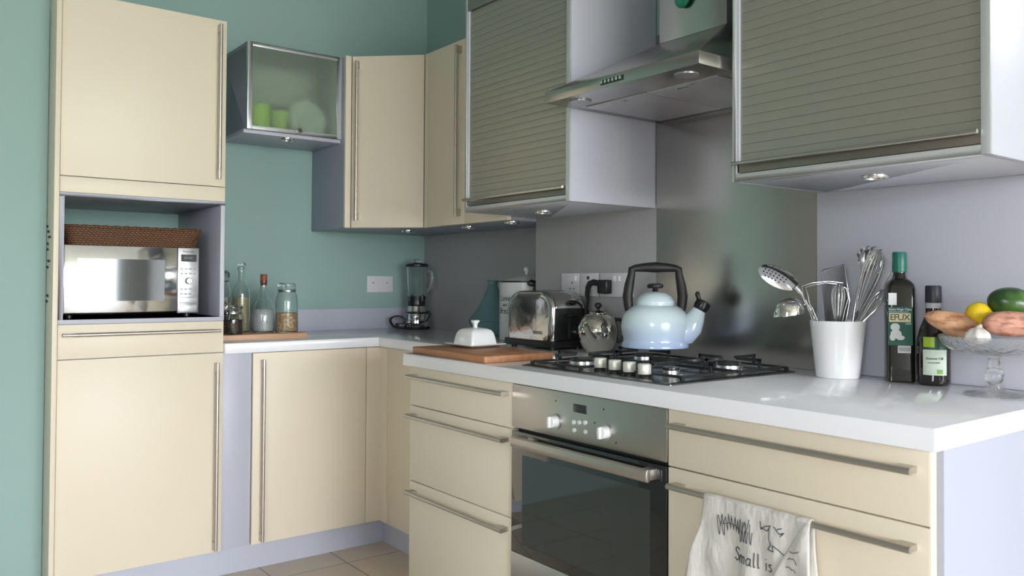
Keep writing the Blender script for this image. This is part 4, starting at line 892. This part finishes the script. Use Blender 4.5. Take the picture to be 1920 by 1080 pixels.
# ================================================================= OUTSIDE THE WINDOW
struct('ground', MB().box(11.1, -6, -.3, 17, 4, -.05), mat('lawn_green', (.10, .18, .05), .9))
rb = random.Random(5); mb = MB()
for k in range(260):
    c0 = Vector((13.2 + rb.gauss(0, .16), -.05 + rb.gauss(0, .26), .95 + rb.gauss(0, .26))); d = Vector((rb.gauss(0, 1), rb.gauss(0, 1), rb.gauss(0, 1) + .5)).normalized() * .13; s_ = d.orthogonal().normalized() * .035
    v_ = [mb.bm.verts.new(p) for p in (c0, c0 + d * .5 + s_, c0 + d, c0 + d * .5 - s_)]; mb.bm.faces.new(v_)
bu = thing('potted_bush', 'dark leafy bush in the garden outside, seen reflected in the microwave door', 'bush', (13.2, -.05, -.05), world=True)
part(bu, mb, 'foliage', mat('dark_leaves', (.04, .08, .025), .5))
part(bu, MB().tube([(13.2, -.05, -.049), (13.2, -.05, .28)], [.16, .20], 28), 'pot', mat('terracotta', (.35, .14, .07), .7))
part(bu, MB().tube([(13.2, -.05, .2), (13.2, -.03, .9)], [.03, .015], 10), 'stem', mat('bark', (.08, .05, .03), .8))

# ================================================================= TOWEL
YB = -F1 - .026
def cloth_y(x, z, side):
    d = (.697 - z)
    f = min(1, d / .12)
    return YB - side * (.0075 + .004 * f) - side * f * (.007 * math.sin(38 * x + 2 * d) + .0045 * math.sin(83 * x - 9 * d + 1) + .003 * math.sin(60 * z + 20 * x))
def edge(s, d, side):   # x of the cloth, s 0..1 across
    return 2.703 - .042 * min(1, d / .2) + s * (.262 + .040 * min(1, d / .2)) + .004 * math.sin(30 * d + s * 4)
mb = MB(); NX = 56; rows = []
for k in range(0, 26): rows.append((1, (25 - k) * .0125))
for k in range(1, 8): rows.append((0, k))
for k in range(0, 18): rows.append((-1, k * .0125))
grid = []
for side, q in rows:
    row = []
    for i in range(NX + 1):
        s = i / NX
        if side == 0:
            a_ = math.pi * q / 8; x = edge(s, 0, 1); row.append((x, YB - .0085 * math.cos(a_), .697 + .0085 * math.sin(a_)))
        else:
            x = edge(s, q, side); y = cloth_y(x, .697 - q, side)
            if side < 0: y = min(y, -F1 - .003) if q < .3 else y; y = max(min(YB + .0085 + .003 * math.sin(30 * x), -F1 - .006), y if False else YB + .006)
            row.append((x, y, .697 - q))
    grid.append(row)
mb.loft(grid, cap=False, closed=False)
CL = mat('off_white_linen', (.66, .64, .60), .85, bump=((25, 25, 12), .6, .02))
CL.node_tree.nodes['Principled BSDF'].inputs['Sheen Weight'].default_value = .2
tw = mb.build('tea_towel', CL, ang=180)
so = tw.modifiers.new('thickness', 'SOLIDIFY'); so.thickness = .0016; so.offset = 0
tag(tw, 'off-white printed tea towel hanging from the right drawer handle', 'tea towel')
# folded-over strip at the right edge
mb = MB(); g2 = []
for k in range(25):
    d = k * .0125; f = k / 24; row = []
    xr = edge(1, d, 1) + .003; xl = edge(1, d, 1) - .006 - .105 * min(1, (d / .16)) ** 1.0
    for i in range(13):
        x = xl + (xr - xl) * i / 12; row.append((x, cloth_y(x, .697 - d, 1) - .006 - .006 * math.sin(math.pi * i / 12) * min(1, d / .05), .697 - d + .004))
    g2.append(row)
fo = mb.loft(g2, cap=False, closed=False).build('folded_edge', CL, tw, ang=180)
so = fo.modifiers.new('thickness', 'SOLIDIFY'); so.thickness = .0014; so.offset = 0
def onto(x, z, out=.0016): return (x, cloth_y(x, z, 1) - out, z)
def stroke(pts_, r=.0009, name='drawn_line', out=.0014):
    dense = []
    for a_, b_2 in zip(pts_, pts_[1:]):
        for k in range(5): t__ = k / 5; dense.append((a_[0] + (b_2[0] - a_[0]) * t__, a_[1] + (b_2[1] - a_[1]) * t__))
    dense.append(pts_[-1]); return [onto(x, z, out) for x, z in dense]
rnd = random.Random(3)
mbl = MB()
# jagged row of hanging pens and skyline
x = 2.745; up_ = True; zig = []
while x < 2.825:
    zig.append((x, .672 + rnd.uniform(-.006, .006) if up_ else .652 - rnd.uniform(0, .012))); x += rnd.uniform(.0025, .006); up_ = not up_
mbl.tube(stroke(zig), .0008, 5)
for x0_ in (2.742, 2.752, 2.800, 2.808, 2.816, 2.826):
    mbl.tube(stroke([(x0_, .668), (x0_ + .002, .640 - rnd.uniform(0, .014)), (x0_ + .005, .628), (x0_ + .007, .652)]), .0008, 5)
mbl.tube(stroke([(2.755, .652), (2.770, .657), (2.790, .656), (2.803, .646)]), .0008, 5)
for pts_ in ([(2.850, .679), (2.853, .664), (2.862, .672), (2.875, .676), (2.868, .664), (2.852, .668)], [(2.872, .670), (2.873, .650), (2.878, .640), (2.872, .630), (2.885, .628), (2.882, .640), (2.896, .634), (2.912, .622)],
             [(2.882, .676), (2.895, .664), (2.905, .668), (2.897, .660)], [(2.890, .672), (2.900, .676)]): mbl.tube(stroke(pts_), .0010, 5)
mbl.build('printed_drawing', INKG, tw)
LET = {'S': [[(.8, .95), (.5, 1.1), (.2, .95), (.2, .75), (.7, .45), (.75, .2), (.45, 0), (.1, .15)]], 'm': [[(0, 0), (0, .6)], [(0, .45), (.25, .6), (.35, .4), (.35, 0)], [(.35, .45), (.6, .6), (.7, .4), (.7, 0)]],
       'a': [[(.55, .5), (.3, .6), (.05, .35), (.15, .05), (.4, .05), (.55, .3), (.55, .6), (.57, .1), (.68, 0)]], 'l': [[(.15, 1.15), (.12, .4), (.18, 0), (.3, .05)]], 'i': [[(.12, .6), (.12, 0)], [(.10, .86), (.15, .9)]],
       's': [[(.45, .55), (.2, .6), (.1, .45), (.4, .25), (.35, .02), (.05, .05)]]}
mbt = MB(); cx_ = 2.782; wid = {'S': .95, 'm': .9, 'a': .78, 'l': .42, 'i': .38, 's': .6, ' ': .5}
for ch in 'Small is':
    for st_ in LET.get(ch, []): mbt.tube(stroke([(cx_ + a_ * .0205, .586 + b_2 * .0245) for a_, b_2 in st_], out=.0016), .0012, 6)
    cx_ += wid[ch] * .0205
mbt.build('lettering', INKG, tw)
mb2 = MB()
for k in range(7):
    z = .64 - k * .018; x = 2.925 - .004 * k
    pts_ = [(x + .004 * i, z + rnd.uniform(-.006, .006)) for i in range(6)]
    mb2.tube([(p[0], cloth_y(p[0], p[1], 1) - .0145, p[1]) for p in pts_], .0008, 5)
mb2.build('printed_lines', INKG, fo)
